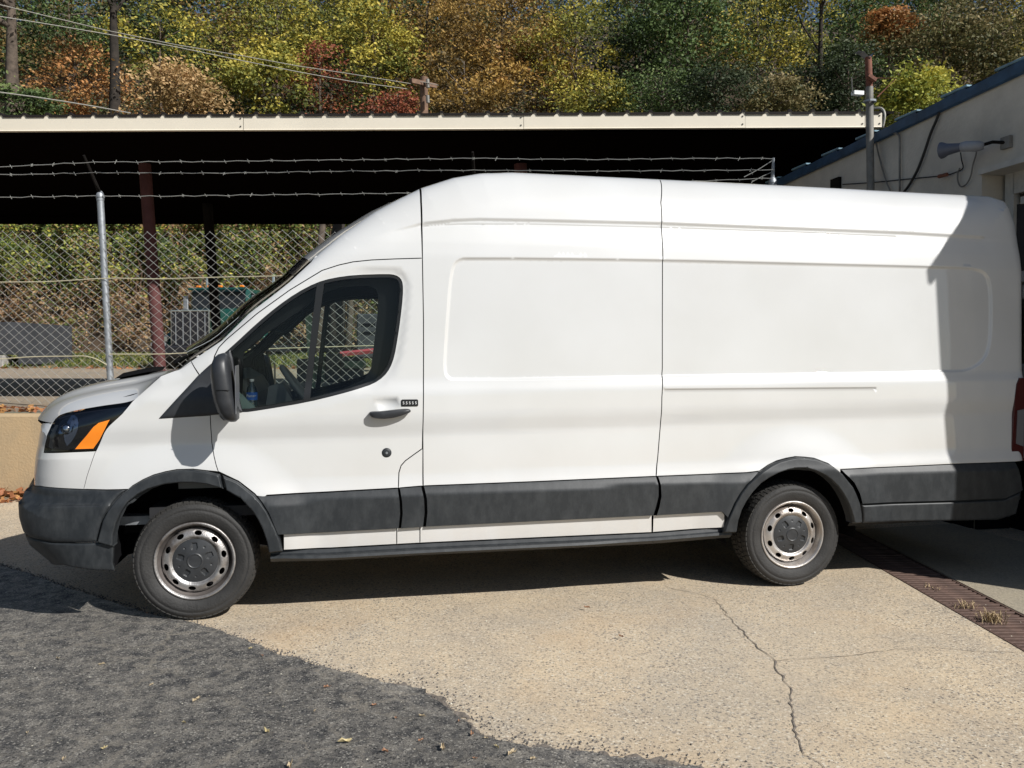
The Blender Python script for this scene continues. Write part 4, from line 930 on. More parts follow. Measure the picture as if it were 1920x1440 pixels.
# ---- ground materials
def ground_mat(name, c1, c2, chips, chip_scale, chip_mix, dark=(.08, .075, .07), bump=.6, bsc=1.1, ochre=None, veins=None):
    m, nt, b = new_mat(name); L = nt.links.new; N = nt.nodes.new; tc = N('ShaderNodeTexCoord')
    def noise(sc, det=8, rough=.6):
        n = N('ShaderNodeTexNoise'); n.inputs['Scale'].default_value = sc; n.inputs['Detail'].default_value = det; n.inputs['Roughness'].default_value = rough
        L(tc.outputs['Object'], n.inputs['Vector']); return n
    def ramp(src, a, b_, ca=(0, 0, 0, 1), cb=(1, 1, 1, 1)):
        r = N('ShaderNodeValToRGB'); r.color_ramp.elements[0].position = a; r.color_ramp.elements[1].position = b_
        r.color_ramp.elements[0].color = ca; r.color_ramp.elements[1].color = cb; L(src, r.inputs[0]); return r
    def mix(f, a, b_):
        x = N('ShaderNodeMix'); x.data_type = 'RGBA'
        if isinstance(f, float): x.inputs[0].default_value = f
        else: L(f, x.inputs[0])
        for i, q in ((6, a), (7, b_)):
            if isinstance(q, tuple): x.inputs[i].default_value = (*q, 1)
            else: L(q, x.inputs[i])
        return x.outputs[2]
    base = mix(ramp(noise(bsc, 9, .75).outputs[0], .38, .62).outputs[0], c1, c2)
    fine = ramp(noise(55, 5, .8).outputs[0], .3, .7, (.62, .62, .62, 1), (1.22, 1.2, 1.16, 1))
    mul = N('ShaderNodeMix'); mul.data_type = 'RGBA'; mul.blend_type = 'MULTIPLY'; mul.inputs[0].default_value = 1; L(base, mul.inputs[6]); L(fine.outputs[0], mul.inputs[7])
    cur = mul.outputs[2]
    for sc, th in ((chip_scale, chip_mix), (chip_scale * 1.9, chip_mix * .8)):
        v = N('ShaderNodeTexVoronoi'); v.inputs['Scale'].default_value = sc; v.inputs['Randomness'].default_value = 1; L(tc.outputs['Object'], v.inputs['Vector'])
        sep = N('ShaderNodeSeparateColor'); L(v.outputs['Color'], sep.inputs[0])
        cr = N('ShaderNodeValToRGB'); cr.color_ramp.interpolation = 'CONSTANT'; els = cr.color_ramp.elements
        els[0].position = 0; els[0].color = (*chips[0], 1); els[1].position = .25; els[1].color = (*chips[1], 1)
        for p, c in zip((.5, .75), chips[2:]): e = els.new(p); e.color = (*c, 1)
        L(sep.outputs[1], cr.inputs[0])
        mk = ramp(v.outputs['Distance'], .30, .48, (1, 1, 1, 1), (0, 0, 0, 1)); sel = ramp(sep.outputs[0], 1 - th, 1 - th + .05)
        big = ramp(noise(.8, 4).outputs[0], .35, .7)
        m1 = N('ShaderNodeMath'); m1.operation = 'MULTIPLY'; L(mk.outputs[0], m1.inputs[0]); L(sel.outputs[0], m1.inputs[1])
        m2 = N('ShaderNodeMath'); m2.operation = 'MULTIPLY_ADD'; L(big.outputs[0], m2.inputs[0]); m2.inputs[1].default_value = .5; m2.inputs[2].default_value = .5
        m3 = N('ShaderNodeMath'); m3.operation = 'MULTIPLY'; L(m1.outputs[0], m3.inputs[0]); L(m2.outputs[0], m3.inputs[1])
        cur = mix(m3.outputs[0], cur, cr.outputs[0])
    st = ramp(noise(2.3, 10, .75).outputs[0], .62, .80); sm = N('ShaderNodeMath'); sm.operation = 'MULTIPLY'; sm.inputs[1].default_value = .45; L(st.outputs[0], sm.inputs[0])
    cur = mix(sm.outputs[0], cur, dark)
    if veins:
        wn = noise(3.0, 6, .7); wm = N('ShaderNodeMix'); wm.data_type = 'RGBA'; wm.blend_type = 'ADD'; wm.inputs[0].default_value = .35; L(tc.outputs['Object'], wm.inputs[6]); L(wn.outputs['Color'], wm.inputs[7])
        vv = N('ShaderNodeTexVoronoi'); vv.feature = 'DISTANCE_TO_EDGE'; vv.inputs['Scale'].default_value = 4.2; L(wm.outputs[2], vv.inputs['Vector'])
        vr = ramp(vv.outputs['Distance'], .01, .05, (1, 1, 1, 1), (0, 0, 0, 1)); vb = ramp(noise(1.4, 6).outputs[0], .42, .62)
        vm = N('ShaderNodeMath'); vm.operation = 'MULTIPLY'; L(vr.outputs[0], vm.inputs[0]); L(vb.outputs[0], vm.inputs[1]); vm2 = N('ShaderNodeMath'); vm2.operation = 'MULTIPLY'; vm2.inputs[1].default_value = .75; L(vm.outputs[0], vm2.inputs[0])
        cur = mix(vm2.outputs[0], cur, veins)
    if ochre:
        o1 = ramp(noise(.9, 9, .7).outputs[0], .52, .72); om = N('ShaderNodeMath'); om.operation = 'MULTIPLY'; om.inputs[1].default_value = .38; L(o1.outputs[0], om.inputs[0]); cur = mix(om.outputs[0], cur, ochre)
        o2 = ramp(noise(.37, 7, .65).outputs[0], .50, .66); om = N('ShaderNodeMath'); om.operation = 'MULTIPLY'; om.inputs[1].default_value = .22; L(o2.outputs[0], om.inputs[0]); cur = mix(om.outputs[0], cur, (.30, .29, .27))
    L(cur, b.inputs['Base Color']); b.inputs['Roughness'].default_value = .9; b.inputs['Specular IOR Level'].default_value = .25
    bp = N('ShaderNodeBump'); bp.inputs['Strength'].default_value = bump; bp.inputs['Distance'].default_value = .006
    nb = noise(70, 6, .8); L(nb.outputs[0], bp.inputs['Height']); L(bp.outputs[0], b.inputs['Normal'])
    return m
M['concrete'] = ground_mat('worn_exposed_concrete', (.68, .55, .385), (.51, .43, .33), ((.10, .09, .085), (.74, .67, .54), (.22, .20, .18), (.60, .50, .36)), 62, .75, dark=(.22, .20, .17), ochre=(.56, .38, .21))
M['asphalt'] = ground_mat('old_cracked_asphalt', (.090, .089, .091), (.36, .332, .29), ((.025, .025, .027), (.16, .155, .15), (.55, .51, .44), (.05, .05, .052)), 70, .72, dark=(.38, .34, .27), bump=1.0, bsc=11.0, veins=(.36, .32, .26))
M['slab'] = ground_mat('carport_slab', (.42, .33, .24), (.34, .29, .23), ((.2, .17, .14), (.45, .4, .3), (.3, .26, .2), (.35, .3, .24)), 60, .3)
M['retaining'] = mat('tan_retaining_wall', (.47, .34, .195), .9, col2=(.38, .29, .18), vscale=2.2, bump=.5, bscale=40)
M['apron'] = ground_mat('garage_apron_concrete', (.45, .39, .29), (.38, .34, .27), ((.2, .17, .14), (.5, .45, .35), (.3, .26, .2), (.4, .35, .28)), 90, .35)
M['crack'] = mat('crack_dirt', (.20, .17, .14), .95, var=.5, vscale=30)
M['dirt'] = mat('brown_leaf_litter_soil', (.075, .050, .030), .95, var=.5, vscale=2.5, bump=1, bscale=8)
M['verge'] = mat('thin_grass_soil', (.12, .13, .05), .95, col2=(.20, .14, .08), vscale=1.5, bump=1, bscale=20)

# ---- ground with the drain slot left open
D0, D1 = np.array([5.316, -1.245]), np.array([5.658, .441]); dd = (D1 - D0) / np.linalg.norm(D1 - D0); dn = np.array([dd[1], -dd[0]])
DW = .36; dA, dB = D0 - dd * 1.6, D1 + dd * 1.3
slot = [tuple(dA), tuple(dB), tuple(dB + dn * DW), tuple(dA + dn * DW)]
cor = [Y3(-160, -60, 0)[:2], Y3(160, -60, 0)[:2], Y3(160, 9.12, 0)[:2], Y3(-160, 9.12, 0)[:2]]
V2, T, _ = cdt(densify(cor, 40), [densify(slot, .5)[::-1]], np.zeros((0, 2)))
ground = mesh_np('ground', np.c_[V2, np.zeros(len(V2))], T, 'concrete'); tag(ground, kind='structure')
# asphalt with a broken edge lying 12 mm proud
edge = smoothline([p[:2] for p in [(-4.737,5.68,0.0), (-1.966,3.116,0.0), (-0.593,1.664,0.0), (0.193,0.799,0.0), (0.815,0.132,0.0), (1.033,-0.03,0.0), (1.253,-0.279,0.0), (1.472,-0.535,0.0), (1.644,-0.741,0.0), (1.853,-0.935,0.0), (2.0,-1.08,0.0), (2.208,-1.261,0.0), (2.32,-1.52,0.0), (2.363,-1.694,0.0), (2.489,-1.842,0.0), (2.68,-1.93,0.0), (2.863,-2.023,0.0), (3.04,-2.113,0.0), (3.262,-2.307,0.0), (3.395,-2.741,0.0)]], 14)
rs = random.Random(3); e2 = []
edge = [tuple(p) for p in densify(edge, .018, False)]
from mathutils import noise as mnoise
for i, p in enumerate(edge):
    j = .024 + .014 * (p[0] > 2.0); q = mnoise.fractal((p[0] * 7, p[1] * 7, 0), .8, 2.1, 5); q2 = mnoise.fractal((p[0] * 7, p[1] * 7, 7), .8, 2.1, 5); e2.append((p[0] + q * j, p[1] + q2 * j))
poly = [Y3(-160, -60, 0)[:2], Y3(30, -60, 0)[:2]] + [p for p in e2][::-1] + [Y3(-160, 4, 0)[:2]]
V2, T, rings = cdt(np.array(poly), [], np.zeros((0, 2))); n = len(V2); r_ = np.array(rings[0])
Va = np.c_[V2, np.full(n, .012)]; Vb = np.c_[V2[r_], np.full(len(r_), -.004)]; k = np.arange(len(r_)); j = (k + 1) % len(r_)
asph = mesh_np('asphalt', np.vstack([Va, Vb]), np.vstack([T, np.stack([r_[k], r_[j], n + j], 1), np.stack([r_[k], n + j, n + k], 1)]), 'asphalt'); tag(asph, kind='structure')
# crumbled edge: dark line of grit along the asphalt joint and cracks in the slab
from mathutils import noise as mnoise
def ribbon(name, pts, w0, w1, z, m, parent, seed=1, jit=.008, seg=.03):
    r = random.Random(seed); P = densify(pts, seg, False); mb = MB(); L_ = []; Rr = []
    for i, p in enumerate(P):
        t = P[min(i + 1, len(P) - 1)] - P[max(i - 1, 0)]; t = t / (np.linalg.norm(t) + 1e-9); n_ = np.array([-t[1], t[0]]); f = i / len(P); w_ = (w0 + (w1 - w0) * f) * (.8 + 1.1 * mnoise.noise((p[0] * 14, p[1] * 14, seed))); c = p + n_ * jit * 3.2 * mnoise.fractal((p[0] * 6, p[1] * 6, seed), .7, 2.0, 5)
        L_.append((*(c + n_ * w_ / 2), z)); Rr.append((*(c - n_ * w_ / 2), z))
    mb.grid([L_, Rr]); o = mb.build(name, m); o.parent = parent; return o
ribbon('crack', [p[:2] for p in [(3.948,0.19,0.0), (4.103,0.031,0.0), (4.126,-0.144,0.0), (4.093,-0.321,0.0), (4.052,-0.604,0.0), (3.992,-0.914,0.0), (3.97,-1.13,0.0), (3.971,-1.191,0.0)]], .004, .008, .0035, 'crack', ground, 2)
ribbon('crack', [p[:2] for p in [(3.971,-1.191,0.0), (3.929,-1.3,0.0), (3.909,-1.408,0.0), (3.842,-1.576,0.0), (3.729,-1.786,0.0), (3.675,-1.907,0.0), (3.62,-2.042,0.0), (3.598,-2.193,0.0), (3.568,-2.348,0.0)]], .009, .006, .0035, 'crack', ground, 3, jit=.007)
ribbon('crack', [p[:2] for p in [(3.971,-1.191,0.0), (4.165,-1.199,0.0), (4.402,-1.199,0.0), (4.675,-1.157,0.0), (4.841,-1.165,0.0), (5.001,-1.221,0.0), (5.249,-1.318,0.0)]], .004, .003, .0035, 'crack', ground, 4)
ribbon('joint_grit', [p for p in edge if .6 < p[0] < 2.6], .018, .022, .0030, 'crack', ground, 6, jit=.016)
ribbon('joint_grit', [p for p in edge if 2.1 < p[0] < 3.4], .05, .14, .0031, 'crack', ground, 9, jit=.02, seg=.03)
mb = MB(); aq = [tuple(dA + dn * (DW + .012)), tuple(dB + dn * (DW + .012)), (7.32, dB[1]), (7.32, -1.68), (12, -1.68), (12, dA[1] - .5)]
mb.prism(aq, -.02, .005, 'xy'); ap = mb.build('garage_apron', 'apron'); tag(ap, kind='structure')
# asphalt crumbs strewn along the broken edge
r = np.random.default_rng(44); em = np.array([p for p in edge if -1.5 < p[0] < 4.2]); ii = r.integers(0, len(em), 2600); off_ = np.abs(r.normal(size=2600)) * np.where(em[ii, 0] > 2, .085, .03)
tg = np.gradient(em, axis=0); tg /= np.linalg.norm(tg, axis=1)[:, None]; nn_ = np.stack([-tg[:, 1], tg[:, 0]], 1); c2_ = em[ii] + nn_[ii] * (off_ * np.where(r.random(2600) < .75, 1, -1))[:, None]
V = []; F = []
for k_ in range(2600):
    s_ = r.uniform(.0022, .0075); x_, y_ = c2_[k_]; a_ = r.uniform(0, 6.28); b_ = len(V); z_ = .001
    for q_ in range(3): V.append((x_ + math.cos(a_ + q_ * 2.1) * s_, y_ + math.sin(a_ + q_ * 2.1) * s_ * .8, z_))
    V.append((x_, y_, z_ + s_ * 1.1 + .012 * (off_[k_] < .004))); F += [(b_, b_ + 1, b_ + 3), (b_ + 1, b_ + 2, b_ + 3), (b_ + 2, b_, b_ + 3)]
M['crumb'] = mat('asphalt_crumbs', (.17, .155, .14), .95, col2=(.05, .05, .05), vscale=40); tag(mesh_np('asphalt_crumbs', np.array(V), F, 'crumb'), kind='stuff')
# drain
drain = tag(empty('drain_grate', (float(D1[0]), float(D1[1]), 0)), 'rusty brown slotted drain grate set in the concrete by the garage', 'drain grate')
def child(o, parent): o.parent = parent; o.matrix_parent_inverse = Matrix.Translation(-Vector(parent.location)); return o
rz = math.atan2(dn[1], dn[0])
barm = MB(); barm.box((DW / 2, 0, -.012), (DW - .024, .030, .024), bev=.004)
bar0 = barm.build('bar', 'grate'); bar0.location = (0, 0, 0); barme = bar0.data; bpy.data.objects.remove(bar0)
Ld = float(np.linalg.norm(dB - dA)); nbars = int(Ld / .052)
for i in range(nbars):
    p = dA + dd * (i + .5) * .052; o = link_mesh('bar', barme, None); o.location = (float(p[0] + dn[0] * 0), float(p[1]), .002 + rs.uniform(-.002, .002)); o.rotation_euler = (0, rs.uniform(-.01, .01), rz); child(o, drain)
for s_ in (0.006, DW - .006):
    c = (dA + dB) / 2 + dn * s_; mb = MB(); mb.box((0, 0, -.01), (.012, Ld, .028)); o = mb.build('rail', 'grate'); o.location = (float(c[0]), float(c[1]), 0); o.rotation_euler = (0, 0, rz); child(o, drain)
mb = MB(); c = (dA + dB) / 2 + dn * DW / 2; mb.box((0, 0, -.14), (DW + .02, Ld, .02)); mb.box((-DW / 2 - .005, 0, -.075), (.01, Ld, .14)); mb.box((DW / 2 + .005, 0, -.075), (.01, Ld, .14))
o = mb.build('trench', 'black'); o.location = (float(c[0]), float(c[1]), 0); o.rotation_euler = (0, 0, rz); child(o, drain)

# ---- retaining wall, slab, terrain
W0, W1 = -40, 3.75
mb = YB(); mb.box(((W0 + W1) / 2, 9.21, .455), (W1 - W0, .18, .91), bev=.03); rw = tag(mb.build('retaining_wall', 'retaining'), 'low tan concrete retaining wall under the chain link fence', 'retaining wall')
mb = YB(); us = [-160, -60] + list(np.linspace(-40, 6, 12)) + [20, 60, 160]
mb.grid([[(u, v, terr(v)) for u in us] for v in (9.3, 9.8, 11, 13.5, 15, 18.5, 20.5, 22)]); sl_ = tag(mb.build('slab', 'slab', smooth=True), kind='structure')
mb = YB(); mb.grid([[(u, v, terr(v) + (.004 if v == 22 else rs.uniform(-.02, .02))) for u in np.linspace(-60, 40, 60)] for v in (22, 22.8, 23.6, 24.5, 25.5, 26.4, 27)]); tag(mb.build('verge', 'verge', smooth=True), kind='structure')
mb = YB(); uu_ = np.linspace(-120, 120, 120); vv_ = [27, 28, 29, 30, 31, 32, 33, 34, 36, 39, 42, 45, 50, 55, 60, 70, 80, 90, 110, 140]
mb.grid([[(u, v, terr(v) + (0 if v == 27 else rs.uniform(-.35, .35))) for u in uu_] for v in vv_]); tag(mb.build('hillside', 'dirt', smooth=True), kind='structure')

# ---- leaves ---------------------------------------------------------------------------------------
def leaf_mat(name, cols, transl=.25, rough=.6):
    m, nt, b = new_mat(name); L = nt.links.new; N = nt.nodes.new
    at = N('ShaderNodeAttribute'); at.attribute_name = 'rnd'; r = N('ShaderNodeValToRGB'); els = r.color_ramp.elements
    n = len(cols); els[0].position = 0; els[0].color = (*cols[0], 1); els[1].position = 1; els[1].color = (*cols[-1], 1)
    for i in range(1, n - 1): e = els.new(i / (n - 1)); e.color = (*cols[i], 1)
    L(at.outputs['Fac'], r.inputs[0]); L(r.outputs[0], b.inputs['Base Color']); b.inputs['Roughness'].default_value = rough
    b.inputs['Specular IOR Level'].default_value = .3
    tr = N('ShaderNodeBsdfTranslucent'); L(r.outputs[0], tr.inputs[0]); mx = N('ShaderNodeMixShader'); mx.inputs[0].default_value = transl
    out = nt.nodes['Material Output']; L(b.outputs[0], mx.inputs[1]); L(tr.outputs[0], mx.inputs[2]); L(mx.outputs[0], out.inputs[0]); return m
LM = {
 'yellow': leaf_mat('yellow_green_leaves', [(0.074, 0.092, 0.028), (0.258, 0.268, 0.055), (0.531, 0.447, 0.087), (0.676, 0.552, 0.099)]),
 'gold': leaf_mat('golden_brown_leaves', [(0.082, 0.064, 0.031), (0.274, 0.182, 0.061), (0.526, 0.341, 0.091), (0.362, 0.186, 0.065)]),
 'orange': leaf_mat('orange_leaves', [(0.143, 0.106, 0.041), (0.422, 0.219, 0.080), (0.551, 0.264, 0.098), (0.507, 0.322, 0.128)]),
 'green': leaf_mat('mid_green_leaves', [(0.032, 0.051, 0.022), (0.076, 0.122, 0.039), (0.139, 0.204, 0.065), (0.253, 0.309, 0.115)]),
 'dark': leaf_mat('dark_green_leaves', [(0.020, 0.033, 0.016), (0.038, 0.056, 0.026), (0.065, 0.088, 0.042), (0.117, 0.135, 0.071)]),
 'olive': leaf_mat('tan_olive_leaves', [(0.053, 0.062, 0.025), (0.135, 0.130, 0.052), (0.268, 0.222, 0.101), (0.391, 0.308, 0.160)]),
 'lime': leaf_mat('bright_yellow_green_leaves', [(0.106, 0.152, 0.032), (0.230, 0.276, 0.054), (0.433, 0.433, 0.081), (0.612, 0.520, 0.094)]),
 'red': leaf_mat('red_leaves', [(0.101, 0.055, 0.027), (0.278, 0.084, 0.047), (0.377, 0.119, 0.063), (0.204, 0.148, 0.056)]),
 'peach': leaf_mat('pale_orange_leaves', [(0.203, 0.138, 0.055), (0.510, 0.343, 0.158), (0.612, 0.408, 0.205), (0.256, 0.210, 0.071)]),
 'bankgreen': leaf_mat('bank_green_vine', [(.035, .06, .015), (.08, .12, .025), (.18, .20, .05), (.36, .33, .09)]),
 'bankbrown': leaf_mat('dry_brown_vine', [(.08, .045, .025), (.27, .15, .08), (.50, .34, .19), (.22, .16, .06)]),
 'leaffall': leaf_mat('fallen_brown_leaves', [(.22, .09, .04), (.42, .17, .08), (.50, .28, .10), (.30, .12, .05)], .1),
}
def leaves_mesh(name, C, size, r, norm_bias=None, elong=1.75, rnd=None, flat=.6):
    """C: (n,3) leaf centres; every leaf a folded diamond of four points"""
    n = len(C); d = r.normal(size=(n, 3)); d[:, 2] *= flat; d /= np.linalg.norm(d, axis=1)[:, None]
    nb = r.normal(size=(n, 3)) * .8 + (np.array([.25, -.55, .75]) if norm_bias is None else np.asarray(norm_bias)); nb -= d * (nb * d).sum(1)[:, None]; nb /= np.linalg.norm(nb, axis=1)[:, None] + 1e-9
    s = np.cross(nb, d); L = (size * r.uniform(.55, 1.35, n))[:, None]; Wd = L / elong
    a = C - d * L * .5; b = C + s * Wd * .5 + nb * L * .10; c = C + d * L * .5; e = C - s * Wd * .5 + nb * L * .10
    V = np.stack([a, b, c, e], 1).reshape(-1, 3); i = np.arange(n) * 4; F = np.vstack([np.stack([i, i + 1, i + 2], 1), np.stack([i, i + 2, i + 3], 1)])
    me = bpy.data.meshes.new(name); me.vertices.add(len(V)); me.vertices.foreach_set('co', V.astype(np.float32).ravel())
    me.loops.add(len(F) * 3); me.loops.foreach_set('vertex_index', F.astype(np.int32).ravel()); me.polygons.add(len(F)); me.polygons.foreach_set('loop_start', np.arange(0, len(F) * 3, 3, dtype=np.int32))
    me.update(calc_edges=True); rv = np.clip(rnd if rnd is not None else r.uniform(0, 1, n), 0, 1)
    at = me.attributes.new('rnd', 'FLOAT', 'FACE'); at.data.foreach_set('value', np.r_[rv, rv].astype(np.float32)); return me
def crown_points(r, a, b, c, nclump, per, cr, sparse=.0):
    """points in clumps inside an ellipsoid (a, b, c), hollow towards the middle"""
    d = r.normal(size=(nclump, 3)); d /= np.linalg.norm(d, axis=1)[:, None]; rad = r.uniform(.25, 1, nclump) ** .5; K = d * rad[:, None] * [a, b, c]
    K += r.normal(size=K.shape) * .12 * min(a, c)
    cs = cr * r.uniform(.5, 1.5, nclump); tone = r.uniform(0, 1, nclump); P = []; T_ = []
    for k in range(nclump):
        q = r.normal(size=(per, 3)) * [1, 1, .42] * cs[k]; q[:, 2] -= .25 * (np.hypot(q[:, 0], q[:, 1]) ** 2) / cs[k]
        P.append(K[k] + q); T_.append(np.clip(tone[k] * .7 + r.uniform(0, .3, per) + .12 * np.clip(q[:, 2] / (cs[k] * .42), -1.5, 1.5), 0, 1))
    return np.vstack(P), np.concatenate(T_), K
TREES = 0
def tree(u, z, v, hw, hh, kind, label, dens=1.0, leaf=.20, trunk='bark', tr=.10, name='tree', lean=0.0, show_branches=False, group='autumn trees on the hillside'):
    """crown centred at (u, v, z), half width hw, half height hh, standing on the hillside"""
    global TREES; TREES += 1; r = np.random.default_rng(100 + TREES); zb = terr(v) - .3
    root = tag(yempty(name, u, v, zb), label, 'tree', group)
    nclump = int(22 * dens * max(1, hw * hh / 3.0)); nclump = min(nclump, 95); per = int(min(170, max(60, 145 * dens))); leaf *= .84
    P, T_, K = crown_points(r, hw, hw * .8, hh, nclump, per, .21 * (hw + hh) / 2 + .12)
    P[:, 2] += z - zb; Kz = K + [0, 0, z - zb]
    keep = P[:, 2] > .15; P = P[keep]; T_ = T_[keep]
    c, s = CY, SY; W = np.stack([P[:, 0] * c + P[:, 1] * s, -P[:, 0] * s + P[:, 1] * c, P[:, 2]], 1)
    me = leaves_mesh('crown', W, leaf, r, rnd=T_); o = link_mesh('crown', me, LM[kind], root)
    mb = MB(); H = z - zb; top = H + hh * .55
    ln = [(0 + lean * q * H, r.normal() * .05, q * top) for q in np.linspace(0, 1, 7)]
    ln = [(x * c + y * s, -x * s + y * c, zz) for x, y, zz in ln]
    mb.tube(ln, [tr * (1.15 - .95 * q) for q in np.linspace(0, 1, 7)], 7)
    nb_ = min(len(Kz), 22 if show_branches else 12)
    for k in r.choice(len(Kz), nb_, replace=False):
        e = Kz[k]; zz = max(.3, min(e[2] - abs(r.normal()) * hh * .4 - .2, top * .9)); st_ = (lean * zz * c, -lean * zz * s, zz); e = (e[0] * c + e[1] * s, -e[0] * s + e[1] * c, e[2])
        mid = tuple((st_[i] * .5 + e[i] * .5) + r.normal() * .12 + (.15 if i == 2 else 0) for i in range(3)); mb.tube([st_, mid, e], [tr * .34, tr * .22, tr * .08], 4, caps=False)
    mb.build('trunk', trunk, root, smooth=True)
    return root
def px_tree(x, y, v, w_, h_, kind, label, **k):
    """a tree described by where its crown stands in the yard (angles from the gate), size in metres from its width"""
    a = (x - 960) / 1580; b = (y - 720) / 1580; cp, sp = math.cos(.03), math.sin(.03); dv = cp - b * sp; dz = -sp - b * cp
    return tree(a * v / dv, CAM[2] + dz / dv * v, v, w_ / 2 / 1580 * v, h_ / 2 / 1580 * v, kind, label, **k)
TL = [
 (20, -50, 31.5, 260, 200, 'olive', 'sparse half-bare tree with a thick grey trunk at the far left end of the wood', dict(dens=.5, trunk='bark', tr=.36, show_branches=True)),
 (130, 40, 37, 220, 150, 'green', 'green-leaved tree above the orange one, left of the thick black trunk', dict(dens=.9)),
 (140, 150, 33, 190, 150, 'orange', 'bright orange-leaved small tree above the left end of the carport roof', dict(dens=1.2, leaf=.17)),
 (40, 195, 31, 130, 70, 'green', 'low green bush under the thick grey trunk, above the carport roof', dict(dens=1.1, leaf=.16, name='bush')),
 (212, -90, 31.6, 200, 200, 'dark', 'tall tree with a thick black trunk rising beyond the orange tree', dict(dens=.6, trunk='bark_dark', tr=.27)),
 (300, 70, 37, 190, 150, 'yellow', 'yellow-green tree right of the thick black trunk, blue sky showing at its right', dict(dens=.9)),
 (330, 165, 32, 200, 110, 'peach', 'pale orange round-leaved shrub just above the carport roof, right of the orange tree', dict(dens=1.2, leaf=.18, name='shrub')),
 (400, 140, 40, 150, 190, 'dark', 'dark green tree filling the gap behind the pale orange shrub', dict(dens=.8)),
 (520, 40, 39, 210, 170, 'yellow', 'bright yellow-topped tree crossed by the upper power lines', dict(dens=1.0, tr=.12)),
 (500, 140, 34, 160, 140, 'yellow', 'yellow-green tree with drooping branches above the middle of the left roof', dict(dens=1.2)),
 (600, 140, 35, 130, 130, 'red', 'dull red-leaved tree left of the wooden utility pole', dict(dens=.8, leaf=.16)),
 (620, 40, 42, 170, 170, 'yellow', 'tall yellow tree behind the red-leaved one', dict(dens=1.0)),
 (700, 90, 36, 150, 200, 'yellow', 'yellow-green tree immediately left of the utility pole', dict(dens=1.1)),
 (745, 190, 32, 90, 60, 'red', 'small rust-red bush at the foot of the utility pole', dict(dens=.8, leaf=.14, name='bush')),
 (800, 60, 38, 190, 190, 'gold', 'golden-brown tree rising straight behind the utility pole', dict(dens=1.2, leaf=.18)),
 (870, 150, 34, 190, 130, 'gold', 'golden tree with layered branches right of the utility pole', dict(dens=1.2, leaf=.18)),
 (940, 40, 37, 230, 160, 'gold', 'broad brown-gold tree at the top middle of the hillside', dict(dens=1.3, leaf=.17)),
 (1000, 140, 36, 190, 150, 'gold', 'golden-olive tree right of the layered golden tree', dict(dens=1.2, leaf=.18)),
 (1080, 80, 35, 170, 210, 'yellow', 'olive-yellow tree between the golden trees and the green one', dict(dens=1.0, leaf=.17)),
 (1120, 180, 32, 130, 70, 'yellow', 'low yellow-green bush above the middle of the carport roof', dict(dens=1.0, leaf=.16, name='bush')),
 (1200, 100, 38, 160, 230, 'dark', 'dark green tree behind the edge of the golden trees', dict(dens=1.0)),
 (1290, 60, 34, 190, 190, 'green', 'full mid-green tree right of the golden trees', dict(dens=1.3)),
 (1240, 175, 32, 190, 100, 'green', 'grey-green rounded shrub above the roof, below the mid-green tree', dict(dens=1.4, leaf=.13, name='shrub')),
 (1340, 165, 31, 150, 110, 'dark', 'dark green shrub with dry stems right of the grey-green one', dict(dens=1.3, leaf=.13, name='shrub')),
 (1420, 70, 37, 160, 200, 'yellow', 'yellow-brown tree left of the pair of thin dark trunks', dict(dens=.9, leaf=.18)),
 (1450, 180, 31, 130, 80, 'olive', 'low olive and brown bush above the right part of the carport roof', dict(dens=1.2, leaf=.14, name='bush')),
 (1540, -40, 33, 150, 200, 'yellow', 'sparse yellow tree on a straight dark trunk left of the vent pipe', dict(dens=.9, trunk='bark_dark', tr=.16, leaf=.18)),
 (1510, 160, 33, 160, 120, 'dark', 'grey-green spreading bush left of the vent pipe', dict(dens=1.4, leaf=.14, name='bush')),
 (1590, 150, 32, 110, 140, 'dark', 'dark bush directly behind the vent pipe', dict(dens=1.2, leaf=.14, name='bush')),
 (1600, 50, 40, 140, 190, 'green', 'deep green tree behind the top of the vent pipe', dict(dens=1.0)),
 (1668, 38, 35, 70, 44, 'orange', 'orange-red leaved small tree up right of the vent pipe', dict(dens=1.1, leaf=.16)),
 (1715, 190, 27.5, 120, 130, 'lime', 'bright yellow-green sumac beside the vent pipe, above the blue flashing', dict(dens=1.5, leaf=.17, name='sumac')),
 (1770, 80, 34, 180, 190, 'olive', 'tan-olive tree with hanging leaves above the building roof', dict(dens=1.2, leaf=.19)),
 (1860, 60, 34, 180, 190, 'olive', 'olive-brown tree at the far right end of the wood, above the building', dict(dens=1.2, leaf=.19)),
 (1950, 60, 36, 160, 190, 'yellow', 'yellowing tree partly out of view beyond the roof of the building', dict(dens=1.0)),
 (1700, 60, 42, 150, 200, 'green', 'green tree standing behind the small orange-red one', dict(dens=1.0)),
 (-90, 80, 36, 180, 250, 'green', 'green tree beyond the left end of the wood', dict(dens=.8)),
]
for x, y, v, w_, h_, kind, lab, kw in TL: px_tree(x, y, v, w_, h_, kind, lab, **kw)
# further wood that reads as one mass
r = np.random.default_rng(5); Pm = []; Tm = []
for i in range(260):
    v = r.uniform(42, 66); u = r.uniform(-45, 48); h = r.uniform(3, 8); P, T_, K = crown_points(r, r.uniform(1.6, 3), 1.6, h * .55, 14, 44, .6); P += [u, v, terr(v) + h * .7]; Pm.append(P); Tm.append(T_)
Pm = np.vstack(Pm); Tm = np.concatenate(Tm); kinds = ('dark', 'olive', 'gold', 'green')
sel = (np.floor((Pm[:, 0] + 60) / 3.1 + np.sin(Pm[:, 2]) * .4).astype(int) * 7) % 4
for i, kd in enumerate(kinds):
    q = sel == i; me = leaves_mesh('far_wood', to_world(Pm[q]), .26, r, rnd=Tm[q] * .6); tag(link_mesh('far_wood', me, LM[kd]), kind='stuff')  # tone lowered to paint in dark gaps behind the nearer crowns
